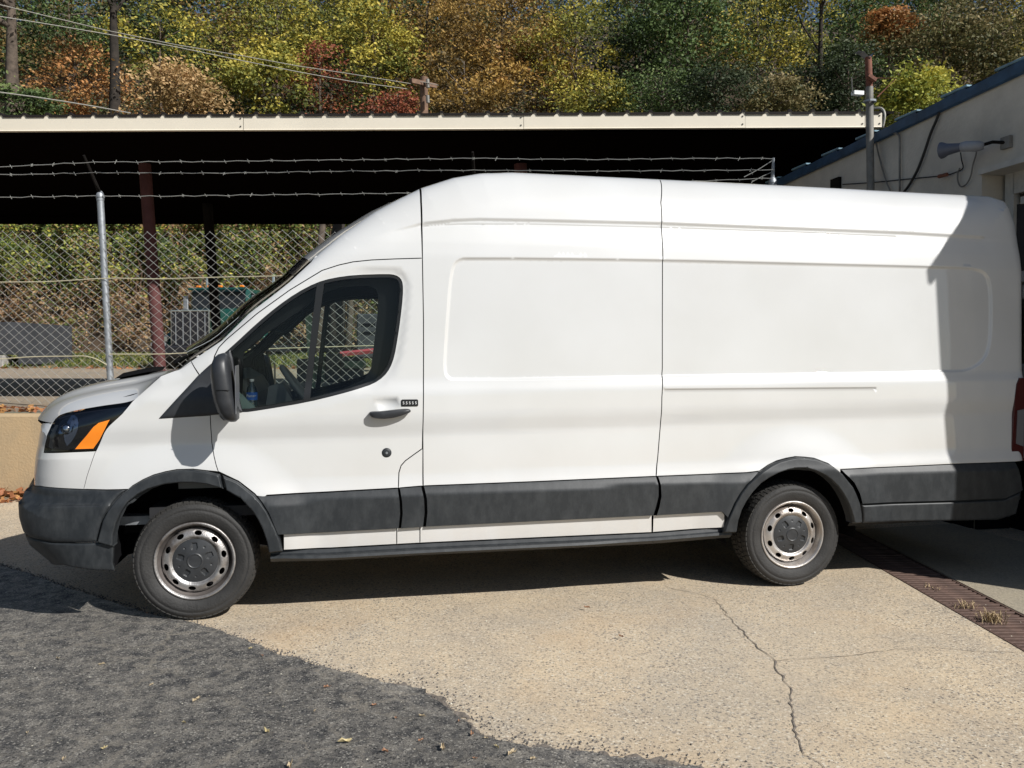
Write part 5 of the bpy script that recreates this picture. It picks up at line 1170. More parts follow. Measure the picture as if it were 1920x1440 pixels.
# mid-slope undergrowth between the trees
def scatter(name, n, u0, u1, v0, v1, kinds, size, lift, seed, clump=.5, zfun=None, kf=1.0):
    r = np.random.default_rng(seed); nc = n // 30; K = np.stack([r.uniform(u0, u1, nc), r.uniform(v0, v1, nc)], 1)
    per = 30; q = r.normal(size=(nc, per, 3)) * [clump, clump, clump * .6]; C = np.zeros((nc, per, 3)); C[:, :, 0] = K[:, None, 0] + q[:, :, 0]; C[:, :, 1] = K[:, None, 1] + q[:, :, 1] * .6
    zt = np.interp(C[:, :, 1], _tv, _tz); C[:, :, 2] = zt + np.abs(q[:, :, 2]) + r.uniform(0, lift, nc)[:, None]
    if name.endswith('vine'):
        uu, zz = C[:, :, 0], C[:, :, 2]; mo = np.sin(1.7 * uu + .9 * zz) * np.sin(1.1 * zz + .6 * uu + 1) + .6 * np.sin(3.7 * uu - 1.9 * zz + 2) * np.sin(2.9 * zz + 1.3 * uu) + .35 * np.sin(8 * uu + 5 * zz) ; C[:, :, 1] -= .55 * mo + .3; C[:, :, 2] += .25 * mo
    tone = np.clip(r.uniform(0, 1, nc)[:, None] * .7 + r.uniform(0, .3, (nc, per)), 0, 1)
    f = (np.sin(K[:, 0] * 1.1 * kf + 1.3 * np.sin(K[:, 1] * 1.7)) + np.sin(zt[:, 0] * 2.1 + K[:, 0] * .7) + r.normal(size=nc) * .5)
    edges = np.quantile(f, np.linspace(0, 1, len(kinds) + 1)[1:-1]) if len(kinds) > 1 else []
    ki = np.searchsorted(edges, f) if len(kinds) > 1 else np.zeros(nc, int)
    for i, kd in enumerate(kinds):
        m_ = ki == i
        if m_.any(): me = leaves_mesh(name, to_world(C[m_].reshape(-1, 3)), size, r, rnd=tone[m_].ravel()); tag(link_mesh(name, me, LM[kd]), kind='stuff')
scatter('hill_undergrowth', 70000, -32, 30, 30.5, 45, ('dark', 'olive', 'dark', 'green', 'dark'), .17, .5, 11, .6)  # mostly dark leaf colours, painting in the shade of gaps between crowns
scatter('bank_vine', 84000, -20, 1, 28.6, 33.0, ('bankgreen', 'bankbrown', 'bankgreen', 'lime', 'green', 'bankgreen'), .13, 1.0, 12, .4, kf=.25)
scatter('dry_bank_vine', 36000, -20, 1, 27.0, 29.3, ('bankbrown', 'bankbrown', 'bankgreen', 'bankbrown'), .10, .5, 13, .32, kf=.5)
scatter('orange_vine', 3000, -16, -4, 29.8, 31.5, ('orange',), .10, .8, 15, .35)
scatter('bank_vine', 9000, -48, -20, 27.5, 33.0, ('bankgreen', 'bankbrown', 'green'), .24, .6, 16, .6)
scatter('hill_undergrowth', 16000, -70, -30, 30.5, 60, ('dark', 'olive', 'gold', 'green'), .34, 1.2, 17, .9)
scatter('hill_undergrowth', 16000, 28, 70, 30.5, 60, ('dark', 'olive', 'gold', 'green'), .34, 1.2, 18, .9)
scatter('bank_vine', 9000, 1, 30, 27.5, 33.0, ('bankgreen', 'dark'), .2, .35, 14, .5)
# dry stems on the bank
mb = YB()
for i in range(170):
    u = rs.uniform(-19, -1); v = rs.uniform(27.5, 31.5); z = terr(v); h = rs.uniform(.6, 2.0); mb.tube([(u, v, z), (u + rs.uniform(-.2, .2), v, z + h * .6), (u + rs.uniform(-.4, .4), v - .1, z + h)], [.018, .012, .006], 3, caps=False)
tag(mb.build('dry_stems', 'wood'), kind='stuff')
# grass on the verge
r = np.random.default_rng(21); n = 9000; C = np.stack([r.uniform(-22, 2, n), r.uniform(22.1, 27, n), np.zeros(n)], 1); C[:, 2] = np.interp(C[:, 1], _tv, _tz) + .05
me = leaves_mesh('grass', to_world(C), .17, r, elong=5, flat=2.5, norm_bias=(0, -1, .3)); tag(link_mesh('grass', me, LM['bankgreen']), kind='stuff')

# ---- leaf drifts by the wall
def drift(name, n, box, size, seed, kind='leaffall', pile=.05):
    r = np.random.default_rng(seed); u0, u1, v0, v1, z = box; C = np.stack([r.uniform(u0, u1, n), r.uniform(0, 1, n) ** 1.8, np.zeros(n)], 1)
    C[:, 2] = z + .01 + pile * (1 - C[:, 1]) * r.uniform(0, 1, n); C[:, 1] = v1 - (v1 - v0) * C[:, 1]
    me = leaves_mesh(name, to_world(C), size, r, norm_bias=(0, 0, 1.6), elong=1.2); return tag(link_mesh(name, me, LM[kind]), kind='stuff')
drift('leaf_litter', 1500, (-12, -4.9, 8.75, 9.10, 0), .075, 31, pile=.10)
drift('leaf_litter', 900, (-12, -4.3, 9.3, 9.42, .92), .07, 32, pile=.05)
drift('leaf_litter', 500, (-14, 2, 21.6, 22.3, 1.24), .12, 33)

# ---- chain link fence -----------------------------------------------------------------------------
FV = 9.36
fence = tag(yempty('chain_link_fence', -5, FV, .92), 'galvanised chain link fence with three strands of barbed wire along the retaining wall', 'fence')
def fz(u): return .012 * math.sin(u * 1.7) + .008 * math.sin(u * 4.1)
ZB, ZT = 1.02, 2.885
dw, dh = .115, .097
mb = YB(); U0, U1 = -8.2, 2.9
k = dh / dw
def wire_line(c0, sg):
    # z = ZB + sg*k*(u-c0)
    pts = []; ua = c0; ub = c0 + sg * (ZT - ZB + .03) / k; n_ = 13
    for i in range(n_):
        u = ua + (ub - ua) * i / (n_ - 1); z = ZB + (ZT - ZB + .03) * i / (n_ - 1)
        if u < U0 - .05 or u > U1: continue
        pts.append((u + .006 * math.sin(u * 9 + z * 5), FV + sg * .0025, z + fz(u) * (1.2 if i < 3 else 1)))
    if len(pts) > 1: mb.tube(pts, .0024, 3, caps=False)
span = (ZT - ZB) / k
c0 = U0 - span
while c0 < U1 + span:
    wire_line(c0, 1); wire_line(c0, -1); c0 += dw
tag(mb.build('mesh', 'wire', fence), kind='stuff')
posts = [([(-4.474,1.252), (-4.56,3.278)], [(-4.563,3.289), (-4.61,3.698)]), ([(-0.326,1.252), (-0.418,3.436)], [(-0.418,3.436), (-0.423,3.733)]), ([(2.975,1.252), (2.884,3.436)], [(2.884,3.436), (2.881,3.722)])]
for i, (pp, arm) in enumerate(posts):
    mb = YB(); b0, t0 = pp; mb.tube([(b0[0], FV + .03, .90), (b0[0], FV + .03, b0[1]), (t0[0], FV + .03, t0[1])], .037, 12); p_ = mb.build('post', 'galv', fence, sharp=40)
    mb = YB(); mb.lathe([(.040, -.02), (.040, .012), (.046, .014), (.046, .035), (.036, .06), (.020, .085), (.0001, .09)], 14, (t0[0], FV + .03, t0[1]), axis='z'); q_ = mb.build('post_cap', 'galv', fence, sharp=40)
    mb = YB(); a0, a1 = arm; mb.tube([(a0[0], FV + .03, a0[1] + .05), (a1[0], FV - .22 if i < 2 else FV, a1[1])], [.022, .014], 6); mb.build('barb_arm', 'dark_steel' if i < 2 else 'galv', fence)
def barbed(pts, vv, name='barbed_wire'):
    mb = YB(); P = densify(pts, .12, False); path = [(p[0], vv + .003 * math.sin(i * 1.9), p[1] + .004 * math.sin(i * 2.3) + rs.uniform(-.003, .003)) for i, p in enumerate(P)]
    mb.tube(path, .0042, 4, caps=False)
    for i, p in enumerate(path):
        if i % 2 == 0:
            a = rs.uniform(0, 3.14)
            for q in (a, a + 1.6): mb.tube([(p[0] - .010, p[1], p[2] - .02 * math.cos(q)), (p[0] + .010, p[1], p[2] + .02 * math.cos(q))], .0035, 3, caps=False)
    return mb.build(name, 'wire', fence)
barbed([(-5.858,3.556), (-5.513,3.573), (-4.939,3.601), (-4.502,3.624), (-3.215,3.63), (-1.837,3.647), (-0.413,3.664), (0.804,3.653), (1.952,3.664), (2.813,3.664)], 9.14)
barbed([(-5.911,3.505), (-5.563,3.505), (-4.983,3.516), (-4.52,3.528), (-3.245,3.522), (-1.854,3.545), (-0.417,3.556), (0.811,3.545), (1.97,3.551), (2.839,3.562)], 9.22)
barbed([(-6.005,3.284), (-5.652,3.286), (-5.063,3.298), (-4.557,3.307), (-3.886,3.301), (-3.002,3.313), (-1.884,3.325), (-0.418,3.348), (2.001,3.465), (2.883,3.5)], 9.36)
barbed([(2.881,3.698), (2.735,3.605), (2.559,3.512)], 9.36); barbed([(2.882,3.57), (2.777,3.523), (2.648,3.465)], 9.36)
def tie(pts, vv, r_=.0055):
    mb = YB(); mb.tube([(p[0], vv, p[1]) for p in smoothline(pts, 5)], r_, 4, caps=False); return mb.build('tie_wire', 'old_wire', fence)
tie([(-6.011,2.343), (-5.657,2.354), (-5.127,2.36), (-4.478,2.396), (-3.889,2.39), (-3.299,2.407), (-2.445,2.425), (-1.532,2.454), (-0.353,2.478), (2.591,2.525)], 9.34)
tie([(-6.027,1.5), (-5.672,1.506), (-5.317,1.53), (-4.904,1.536), (-4.727,1.536), (-4.597,1.5), (-4.492,1.441)], 9.34)
tie([(-4.46,1.559), (-3.958,1.559), (-3.633,1.571), (-2.835,1.613), (-2.126,1.636), (-1.417,1.654), (0.236,1.672)], 9.34)
mb = YB(); lw_ = [(-6.074,1.084), (-5.717,1.06), (-5.479,1.048), (-5.271,1.018), (-5.063,1.0)]; mb.tube([(p[0], 9.7, .94 + .015 * math.sin(i * 2)) for i, p in enumerate(lw_)], .007, 5); tag(mb.build('loose_wire', 'rust'), 'rusty loose wire lying on the slab behind the retaining wall', 'wire')
mb = YB(); mb.box(([(-5.516,1.206)][0][0], 11.0, 1.04), (.18, .14, .2), bev=.02); tag(mb.build('stone_block', 'concrete_block'), 'small pale stone block on the slab between fence and black shade', 'block')

# ---- carport --------------------------------------------------------------------------------------
car = tag(yempty('carport', 0, 10.3, .93), 'long open carport with a cream fascia and dark corrugated roof behind the fence', 'carport')
fl = [(-6.202,4.438), (-6.205,4.255), (4.47,4.483), (4.472,4.303)]
zt = lambda u: fl[0][1] + (fl[2][1] - fl[0][1]) * (u - fl[0][0]) / (fl[2][0] - fl[0][0]); zb = lambda u: fl[1][1] + (fl[3][1] - fl[1][1]) * (u - fl[1][0]) / (fl[3][0] - fl[1][0])
UL, UR = -16.0, fl[2][0]
joints = [UL, -11.5] + [p[0] for p in [(-3.244,4.367), (0.142,4.367), (2.817,4.367), (4.265,4.367)]] + [UR]
for a, b in zip(joints[:-1], joints[1:]):
    mb = YB(); a2, b2 = a + .002, b - .002; f0 = 10.27 - (.004 if joints.index(a) % 2 else 0)
    mb.grid([[(a2, f0, zt(a2)), (b2, f0, zt(b2))], [(a2, f0, zb(a2) + .012), (b2, f0, zb(b2) + .012)], [(a2, f0 - .012, zb(a2)), (b2, f0 - .012, zb(b2))], [(a2, f0 + .05, zb(a2)), (b2, f0 + .05, zb(b2))], [(a2, f0 + .05, zt(a2)), (b2, f0 + .05, zt(b2))], [(a2, f0, zt(a2)), (b2, f0, zt(b2))]])
    fp = mb.build('fascia_panel', 'fascia', car)
    for e in (b2 - .03,):
        for zz in (.045, .14):
            q = YB(); q.box((e, f0 - .004, zb(e) + zz), (.014, .01, .014)); tag(q.build('screw', 'screw'), kind=None).parent = fp
# corrugated sheets: ribs every 0.28 m
zback = 4.15
def roof_z(u, v): return (zt(u) + .012) + (zback + .05 - zt(0)) * (v - 10.2) / 5.6
pan = .84; u = UL; sheets = []
while u < UR:
    u2 = min(u + pan, UR + .03); prof = []; uu = u
    while uu < u2 - .01:
        prof += [(uu, 0), (uu + .015, .028), (uu + .045, .028), (uu + .06, 0), (uu + .17, 0)]
        uu += .28
    prof += [(u2 + .01, 0)]
    mb = YB(); mb.grid([[(a, 10.254, roof_z(a, 10.2) + h - .034) for a, h in prof]] + [[(a, v, roof_z(a, v) + h) for a, h in prof] for v in (10.256, 12, 14, 15.8)]); mb.build('roof_sheet', 'roofing', car); u += pan
# cream rib closures catching the sun just above the fascia
mb = YB(); uu = UL
while uu < UR - .05:
    mb.prism([(uu + .012, zt(uu) - .002), (uu + .02, zt(uu) + .018), (uu + .045, zt(uu) + .018), (uu + .055, zt(uu) - .002)], 10.262, 10.275); uu += .28
tag(mb.build('rib_closure', 'fascia', car), kind='stuff')
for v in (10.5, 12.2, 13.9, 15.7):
    mb = YB(); mb.box(((UL + UR) / 2, v, roof_z(0, v) - .12), (UR - UL - .1, .08, .18)); mb.build('purlin', 'roof_shade', car)
mb = YB(); mb.grid([[(UL, 10.33, 4.235), (UR - .05, 10.33, 4.27)], [(UL, 15.78, 4.13), (UR - .05, 15.78, 4.13)]]); mb.build('roof_shade_sheet', 'roof_shade', car)  # added black sheet standing in for the shade below the roof
mb = YB(); mb.grid([[(UL, 15.8, 4.30), (UR, 15.8, 4.30)], [(UL, 15.8, 4.13), (UR, 15.8, 4.13)]]); mb.build('rear_fascia', 'roof_shade', car)
mb = YB(); mb.grid([[(UR, 10.3, 4.31), (UR, 10.3, 4.27)], [(UR, 15.8, 4.30), (UR, 15.8, 4.12)]]); mb.build('side_flashing', 'blue_pale', car)
cp_ = [(-5.037,3.45), (-4.908,1.379)]; cs_ = (cp_[1][0] - cp_[0][0]) / (cp_[0][1] - cp_[1][1])
for v, base_u, r_, m_ in ((11.75, cp_[1][0], .082, 'brown_steel'), (14.5, [(-5.058,1.99)][0][0], .082, 'dark_steel'), (11.75, cp_[1][0] + 5.2, .088, 'brown_steel'), (14.5, cp_[1][0] + 6.6, .082, 'dark_steel'), (11.75, cp_[1][0] - 6, .088, 'brown_steel')):
    mb = YB(); z0 = .93 - .05; z1 = 4.2; zr = 1.37 if v < 12 else 1.7
    mb.tube([(base_u + cs_ * (zr - z0), v, z0), (base_u - cs_ * (z1 - zr), v, z1)], r_, 16); mb.build('column', m_, car, sharp=40)

# ---- utility pole and lines ------------------------------------------------------------------------
pole = tag(yempty('utility_pole', [(-2.482,9.064)][0][0], 24, 1.4), 'short wooden utility pole with crossarm beyond the carport roof', 'utility pole')
pu = [(-2.482,9.064), (-2.48,9.436)]
mb = YB(); mb.tube([(pu[0][0], 24, 1.4), (pu[1][0], 24, pu[1][1])], [.13, .11], 12); mb.build('pole_shaft', 'wood', pole, sharp=40)
mb = YB(); ca = [(-2.908,9.134), (-2.057,9.267)]; mb.box(((ca[0][0] + ca[1][0]) / 2, 23.86, (ca[0][1] + ca[1][1]) / 2 + .02), (1.0, .1, .12), mtx=Matrix.Rotation(.9, 3, 'Z') @ Matrix.Rotation(-.1, 3, 'Y')); mb.build('crossarm', 'wood', pole)
for k_, (a_, b_) in enumerate((((805, 178), (806, 192)), ((800, 150), (800, 156)))):
    mb = YB(); q = [(-2.357,8.853), (-2.343,8.646)]; mb.tube([(q[0][0], 23.75, q[0][1] + k_ * .45), (q[1][0], 23.75, q[1][1] + k_ * .42)], .05, 8); mb.build('insulator', 'pipe', pole)
def line(pts, vend, label, r_=.012, v0=10.0, m='grey_cable', pos=None):
    mb = YB(); n_ = len(pts); mb.tube(pts, r_, 4, caps=False); return tag(mb.build('power_line', m), label, 'power line', 'overhead power lines')
def span_pts(px, va, vb):
    out = []; n_ = len(px)
    for i, (x, y) in enumerate(px):
        v = va + (vb - va) * i / (n_ - 1); a = (x - 960) / 1580; b = (y - 720) / 1580; cp, sp = math.cos(.03), math.sin(.03); dv = cp - b * sp; dz = -sp - b * cp; out.append((a * v / dv, v, CAM[2] + dz / dv * v))
    return out
line(span_pts([(-60, -4), (0, 9), (100, 33), (200, 57), (330, 84), (450, 104), (560, 124), (660, 139), (770, 157)], 19, 23.8), 0, 'uppermost of the three overhead power lines crossing the wood', .010)
line(span_pts([(-60, 20), (0, 31), (100, 47), (200, 64), (330, 88), (450, 113), (560, 135), (660, 153), (765, 167)], 18.5, 23.8), 0, 'middle of the three overhead power lines, reaching the pole below the crossarm', .010)
line(span_pts([(-60, 164), (0, 173), (60, 181), (120, 190), (180, 200), (245, 212)], 17, 19), 0, 'lowest power line, dropping behind the left end of the carport roof', .011)
line(span_pts([(780, 152), (800, 155), (822, 160)], 23.7, 23.7), 0, 'short slack wire across the top of the utility pole', .012)

# ---- yard things beyond the carport ------------------------------------------------------------------
bin_ = tag(yempty('steel_bin', -13.6, 22.6, 1.29), 'dark grey steel bin standing by the grass at the left edge', 'bin')
bp_ = [(-13.709,2.431), (-13.308,2.488), (-12.623,2.445), (-12.614,1.288)]
mb = YB(); mb.prism([(-15.5, 1.45), (-15.5, bp_[0][1]), (bp_[1][0], bp_[1][1]), (bp_[2][0], bp_[2][1]), (bp_[3][0], 1.36), (bp_[3][0] - .5, 1.36), (bp_[3][0] - .52, 1.62), (-15.5, 1.62)], 22.4, 24.2); mb.build('bin_body', 'bin', bin_)
mb = YB(); mb.box((-14.4, 23.2, bp_[0][1] + .02), (1.7, 1.9, .05)); mb.build('bin_lid', 'bin', bin_)
for i in range(3):
    mb = YB(); mb.box((-15.0 + i * .62, 22.5, 1.42), (.58, .4, .36), bev=.02); tag(mb.build('concrete_block', 'concrete_block'), ('leftmost pale block under the grey steel bin', 'middle pale block under the grey steel bin', 'right pale block under the grey steel bin')[i], 'block', 'blocks under the grey bin')
# truck: local coordinates, front at y=0, facing -y
def truck():
    t = tag(empty('semi_truck', Y3([(-8.05,1.275)][0][0], 21.2, 1.20), -YAW + R(-7)), 'dark green long-nosed truck with twin exhaust stacks parked beyond the carport', 'truck')
    def p(mb, n, m, parent=t, **k): return mb.build(n, m, parent, **k)
    mb = MB(); mb.prism([(0.0, .75), (0, 1.62), (.10, 1.74), (1.75, 1.90), (1.75, .75)], -.58, .58, 'yz'); b = mb
    h = MB(); h.v = [(p0[0], p0[1], p0[2]) for p0 in b.v]; h.f = b.f; p(h, 'hood', 'truck_green')
    mb = MB(); mb.box((0, -.03, 1.22), (1.12, .06, 1.02), bev=.02); g_ = p(mb, 'grille', 'truck_dark')
    for i in range(5): mb = MB(); mb.box((-.44 + i * .22, -.07, 1.22), (.022, .02, .94)); p(mb, 'grille_bar', 'galv', g_)
    mb = MB()
    for c, d in (((0, -.065, 1.72), (1.16, .05, .05)), ((.57, -.065, 1.22), (.05, .05, 1.0)), ((-.57, -.065, 1.22), (.03, .05, 1.0))): mb.box(c, d, bev=.01)
    p(mb, 'grille_surround', 'chrome')
    mb = MB(); mb.box((0, 2.45, 1.70), (1.92, 1.5, 1.6), bev=.10); p(mb, 'cab', 'truck_green')
    mb = MB(); mb.box((0, 1.685, 2.12), (1.70, .02, .52)); w_ = p(mb, 'windscreen', 'gloss_black')
    mb = MB(); mb.box((0, 1.67, 2.12), (.05, .03, .56)); p(mb, 'windscreen_post', 'truck_green')
    mb = MB(); mb.box((0, 1.62, 2.47), (1.86, .16, .07), bev=.02); p(mb, 'sun_visor', 'truck_green')
    for i in range(5): mb = MB(); mb.box((-.70 + i * .35, 1.80, 2.56), (.13, .12, .07), bev=.02); p(mb, 'marker_light', 'amber' if i != 3 else 'red_lens')
    for s in (-1, 1):
        mb = MB(); mb.tube([(s * 1.12, 3.2, 1.0), (s * 1.12, 3.2, 2.98)], .055, 10); p(mb, 'exhaust_stack', 'chrome', sharp=40)
        mb = MB(); mb.tube([(s * 1.12, 3.2, 1.3), (s * 1.12, 3.2, 2.25)], .10, 10); p(mb, 'stack_shield', 'galv', sharp=40)
        mb = MB(); mb.box((s * 1.10, 1.75, 2.05), (.16, .05, .46), bev=.02); mm = p(mb, 'door_mirror', 'galv')
        mb = MB(); mb.lathe([(.52, -.17), (.56, -.12), (.56, .17), (.50, .17)], 16, (s * .86, 0, 0), 'x', a0=0, a1=math.pi); 
        q = MB(); q.v = [(x, y + .78, z + .62) for x, y, z in mb.v]; q.f = mb.f; p(q, 'front_fender', 'truck_green')
        mb = MB(); mb.lathe([(.0001, -.14), (.26, -.14), (.28, -.10), (.46, -.13), (.49, -.10), (.49, .13)], 22, (0, 0, 0), 'x'); q = MB(); q.v = [(x * s * -1 * -1 + s * .88, y + .78, z + .5) for x, y, z in mb.v]; q.f = mb.f; p(q, 'wheel', 'tyre')
        mb = MB(); mb.box((s * .88, .12, .92), (.26, .16, .20), bev=.03); p(mb, 'headlight', 'chrome')
        mb = MB(); mb.box((s * .97, 2.2, 1.45), (.02, .9, .9)); p(mb, 'cab_door', 'truck_green')
        mb = MB(); mb.box((s * .985, 2.2, 2.15), (.01, .7, .42)); p(mb, 'side_window', 'gloss_black')
    mb = MB(); mb.box((0, -.28, .56), (2.1, .22, .32), bev=.05); p(mb, 'front_bumper', 'truck_dark')
    mb = MB(); mb.box((-.80, -.38, .76), (.42, .05, .09)); p(mb, 'bumper_step', 'galv')
    mb = MB(); mb.box((.25, -.40, .50), (.34, .02, .20)); p(mb, 'number_plate', 'white')
    mb = MB(); mb.box((0, 3.6, .72), (.9, 5.5, .22)); p(mb, 'chassis', 'truck_dark')
    mb = MB(); mb.box((1.02, 1.50, 1.25), (.05, .05, .42)); p(mb, 'turn_signal', 'amber')
    return t
tk = truck(); tk.scale = (.88, .88, .88)
# things seen through the van's windows
mb = YB(); q = [(-3.992,1.615), (-3.173,1.702)]; mb.tube([(q[0][0], 19.6, q[0][1]), (q[1][0], 19.7, q[1][1])], .06, 4); tag(mb.build('steel_beam', 'red_beam'), 'faded red steel beam seen through the van door window', 'beam')
q = [(-3.762,2.598), (-3.201,1.516)]; mb = YB(); mb.box(((q[0][0] + q[1][0]) / 2, 20.7, (q[0][1] + q[1][1]) / 2), (q[1][0] - q[0][0], .6, q[0][1] - q[1][1]), bev=.04)
mc = tag(mb.build('machine', 'bin'), 'grey machine cabinet with slots seen through the van door window', 'machine')
for i in range(2): mb = YB(); mb.box(((q[0][0] + q[1][0]) / 2 + .02, 20.38, q[0][1] - .26 - i * .2), (.30, .03, .05)); mb.build('slot', 'black', mc).parent = mc; 
for ch in mc.children: ch.matrix_parent_inverse = Matrix.Identity(4)
for i, (x0, x1, y0, y1, m_, lb) in enumerate(((588, 612, 668, 715, 'green_box', 'pale green crate left in the row seen through the van window'), (614, 640, 662, 716, 'bin', 'dark crate next to the pale green one, seen through the van window'), (642, 680, 668, 712, 'bin', 'second dark crate, under the red beam'), (648, 684, 676, 690, 'green_box', 'flat pale green box lying before the dark crates'), (560, 586, 672, 716, 'bin', 'dark crate left of all, behind the divider of the van window'), (606, 632, 640, 660, 'bin', 'small dark box on top of the dark crate, left of the red beam'))):
    vq = 15.5 - .1 * i; c0_ = (x0 - 960) / 1580 * vq; c1_ = (x1 - 960) / 1580 * vq; z1_ = 1.5087 - (y0 - 672) / 1580 * vq; z0_ = 1.5087 - (y1 - 672) / 1580 * vq
    mb = YB(); mb.box(((c0_ + c1_) / 2, vq, (z0_ + z1_) / 2), (c1_ - c0_, .3, z1_ - z0_), bev=.02); tag(mb.build('crate', m_), lb, 'crate', 'crates under the carport')
for x, y0, r_, m_, lb in ((630, 520, .26, 'bark_dark', 'thick black tree trunk on the bank seen through the van window'), (600, 520, .14, 'bark', 'brown trunk left of the black one, seen through the van window'), (655, 520, .10, 'bark', 'thin brown trunk right of the black one, seen through the van window')):
    vq = 26.5; u_ = (x - 960) / 1580 * vq; mb = YB(); mb.tube([(u_ - .1, vq, 1.5), (u_ + .05, vq, 3), (u_, vq, 4.6), (u_ + .2, vq, 6.5)], [r_ * 1.3, r_, r_ * .9, r_ * .6], 9); tr_ = tag(yempty('bare_tree', u_, vq, 1.5), lb, 'tree trunk'); mb.build('trunk', m_, tr_, smooth=True)
gu = tag(yempty('canopy_post', [(-3.338,1.709)][0][0], 14, .93), 'pale green post with a round cap seen through the quarter window', 'post')
mb = YB(); g0 = [(-3.314,1.266), (-3.377,2.309)]; mb.tube([(g0[0][0], 14, .93), (g0[1][0], 14, g0[1][1])], [.05, .06], 6); mb.build('post_shaft', 'green_box', gu)
mb = YB(); mb.lathe([(.0001, .12), (.12, .09), (.22, 0), (.0001, -.02)], 12, (g0[1][0], 14, g0[1][1]), 'z'); mb.build('post_cap', 'green_box', gu)

# ---- building at the right ---------------------------------------------------------------------------
BX = 7.35
bld = tag(empty('garage_building', (BX, 1.5, 0)), 'off-white painted block garage building with blue roof flashing at the right', 'building')
def bb(mb, n, m, **k): o = mb.build(n, m, None, **k); return child(o, bld)
top = [(7.35,1.022,3.906), (7.35,1.756,3.876), (7.35,2.496,3.848), (7.35,3.198,3.824), (7.35,4.026,3.801), (7.35,5.085,3.767)]
TOP = [(t_[1], t_[2]) for t_ in top][::-1]      # (Y, z), far first
zt0 = TOP[-1][1]
def wall_top(y): return float(np.interp(-y, [-p[0] for p in TOP] + [1.87], [p[1] for p in TOP] + [3.87]))
farY = TOP[0][0] + 1.2; OP0, OP1, OPZ = 1.47, -1.35, 3.16
mb = MB(); mb.prism([(farY, -.02), (OP0, -.02), (OP0, wall_top(OP0))] + [(p[0], p[1]) for p in TOP[::-1] if p[0] > OP0 + .02] + [(farY, wall_top(TOP[0][0]) - .05)], BX, BX + .30, 'yz'); bb(mb, 'wall', 'stucco')
mb = MB(); mb.prism([(OP0 - .001, OPZ), (OP0 - .001, wall_top(OP0)), (.9, wall_top(.9)), (OP1, wall_top(OP1)), (OP1, OPZ)], BX, BX + .30, 'yz'); bb(mb, 'lintel_wall', 'stucco')
mb = MB(); mb.box((BX - .015, 3.6, .36), (.05, 4.2, .76)); bb(mb, 'wall_foot_shade', 'black')  # added black box standing in for the shade along the wall's foot
mb = MB(); mb.box((BX + .155, OP0 - .01, .36), (.33, .03, .76)); bb(mb, 'wall_foot_shade', 'black')  # same black shade stand-in, turned onto the reveal
mb = MB(); mb.prism([(OP1 - .001, -.02), (OP1 - .001, wall_top(OP1)), (-1.68, 3.87), (-1.68, -.02)], BX, BX + .30, 'yz'); bb(mb, 'wall', 'stucco')
mb = MB(); mb.box((11, -1.53, 1.91), (7.0 - .01, .3, 3.82)); bb(mb, 'front_wall', 'stucco')
mb = MB(); mb.box((14.4, 2.5, 1.95), (.3, 8.3, 3.85)); mb.box((11, farY - .15, 1.85), (6.9, .3, 3.7)); bb(mb, 'back_wall', 'stucco2')
mb = MB(); mb.grid([[(BX - .05, y, wall_top(y) + .03) for y in np.linspace(-1.70, farY, 12)], [(14.6, y, wall_top(y) + .25) for y in np.linspace(-1.70, farY, 12)]]); bb(mb, 'roof', 'roofing')
mb = MB(); mb.box((11, 2.5, .0), (6.6, 8.0, .02)); bb(mb, 'garage_floor', 'dark_steel')
mb = MB(); mb.box((BX + .14, (OP0 + OP1) / 2, OPZ - .02), (.34, OP0 - OP1 + .02, .05)); bb(mb, 'lintel', 'stucco2')
# flashing pieces along the sloping roof edge, each overlapping the next
ys = np.linspace(-1.70, farY, 13)
for i in range(12):
    a, b = ys[i], ys[i + 1] + .06; za, zb_ = wall_top(a), wall_top(b); mb = MB()
    pr = lambda x, y, z: (x, y, z)
    la_, lb_ = .040, .020
    rows = [[(BX - .02, a, za - .07), (BX - .02, b, zb_ - .07)], [(BX - .045, a, za - .055), (BX - .045, b, zb_ - .06)], [(BX - .05, a, za + la_), (BX - .05, b, zb_ + lb_)], [(BX + .10, a, za + la_ + .03), (BX + .10, b, zb_ + lb_ + .03)]]
    mb.grid(rows); bb(mb, 'flashing', 'blue_flash')
    if i < 3: continue
    mb = MB(); mb.box((BX - .0, a + .16, za + la_ + .012), (.10, .34, .022), bev=.006); bb(mb, 'flashing_joint', 'blue_pale')
# glazed door set back in the opening, top part only (below, a black board stands in for the unlit interior)
dX = BX + .22
mb = MB(); mb.box((dX, 1.37, 2.45), (.06, .10, 1.4)); bb(mb, 'door_frame', 'stucco2')
mb = MB(); mb.box((dX, .0, OPZ - .13), (.06, 2.65, .20)); mb.box((dX, .0, OPZ - .30), (.05, 2.5, .06)); bb(mb, 'door_frame', 'stucco2')
mb = MB(); mb.box((dX + .01, .1, OPZ - .62), (.015, 2.44, .60)); bb(mb, 'door_pane', 'gloss_black')
mb = MB(); mb.box((dX, .05, OPZ - .95), (.06, 2.5, .09)); bb(mb, 'door_rail', 'stucco2')
mb = MB(); mb.box((dX + .9, .0, 1.1), (.05, 2.8, 2.2)); bb(mb, 'garage_shade_board', 'black')
mb = MB(); q = [(7.35,3.78,3.642), (7.35,3.61,3.606), (7.35,3.607,3.439)]; mb.box((BX - .01, (q[0][1] + q[1][1]) / 2, 3.0), (.05, abs(q[0][1] - q[1][1]), 1.1)); bb(mb, 'vent_louvre', 'dark_steel')
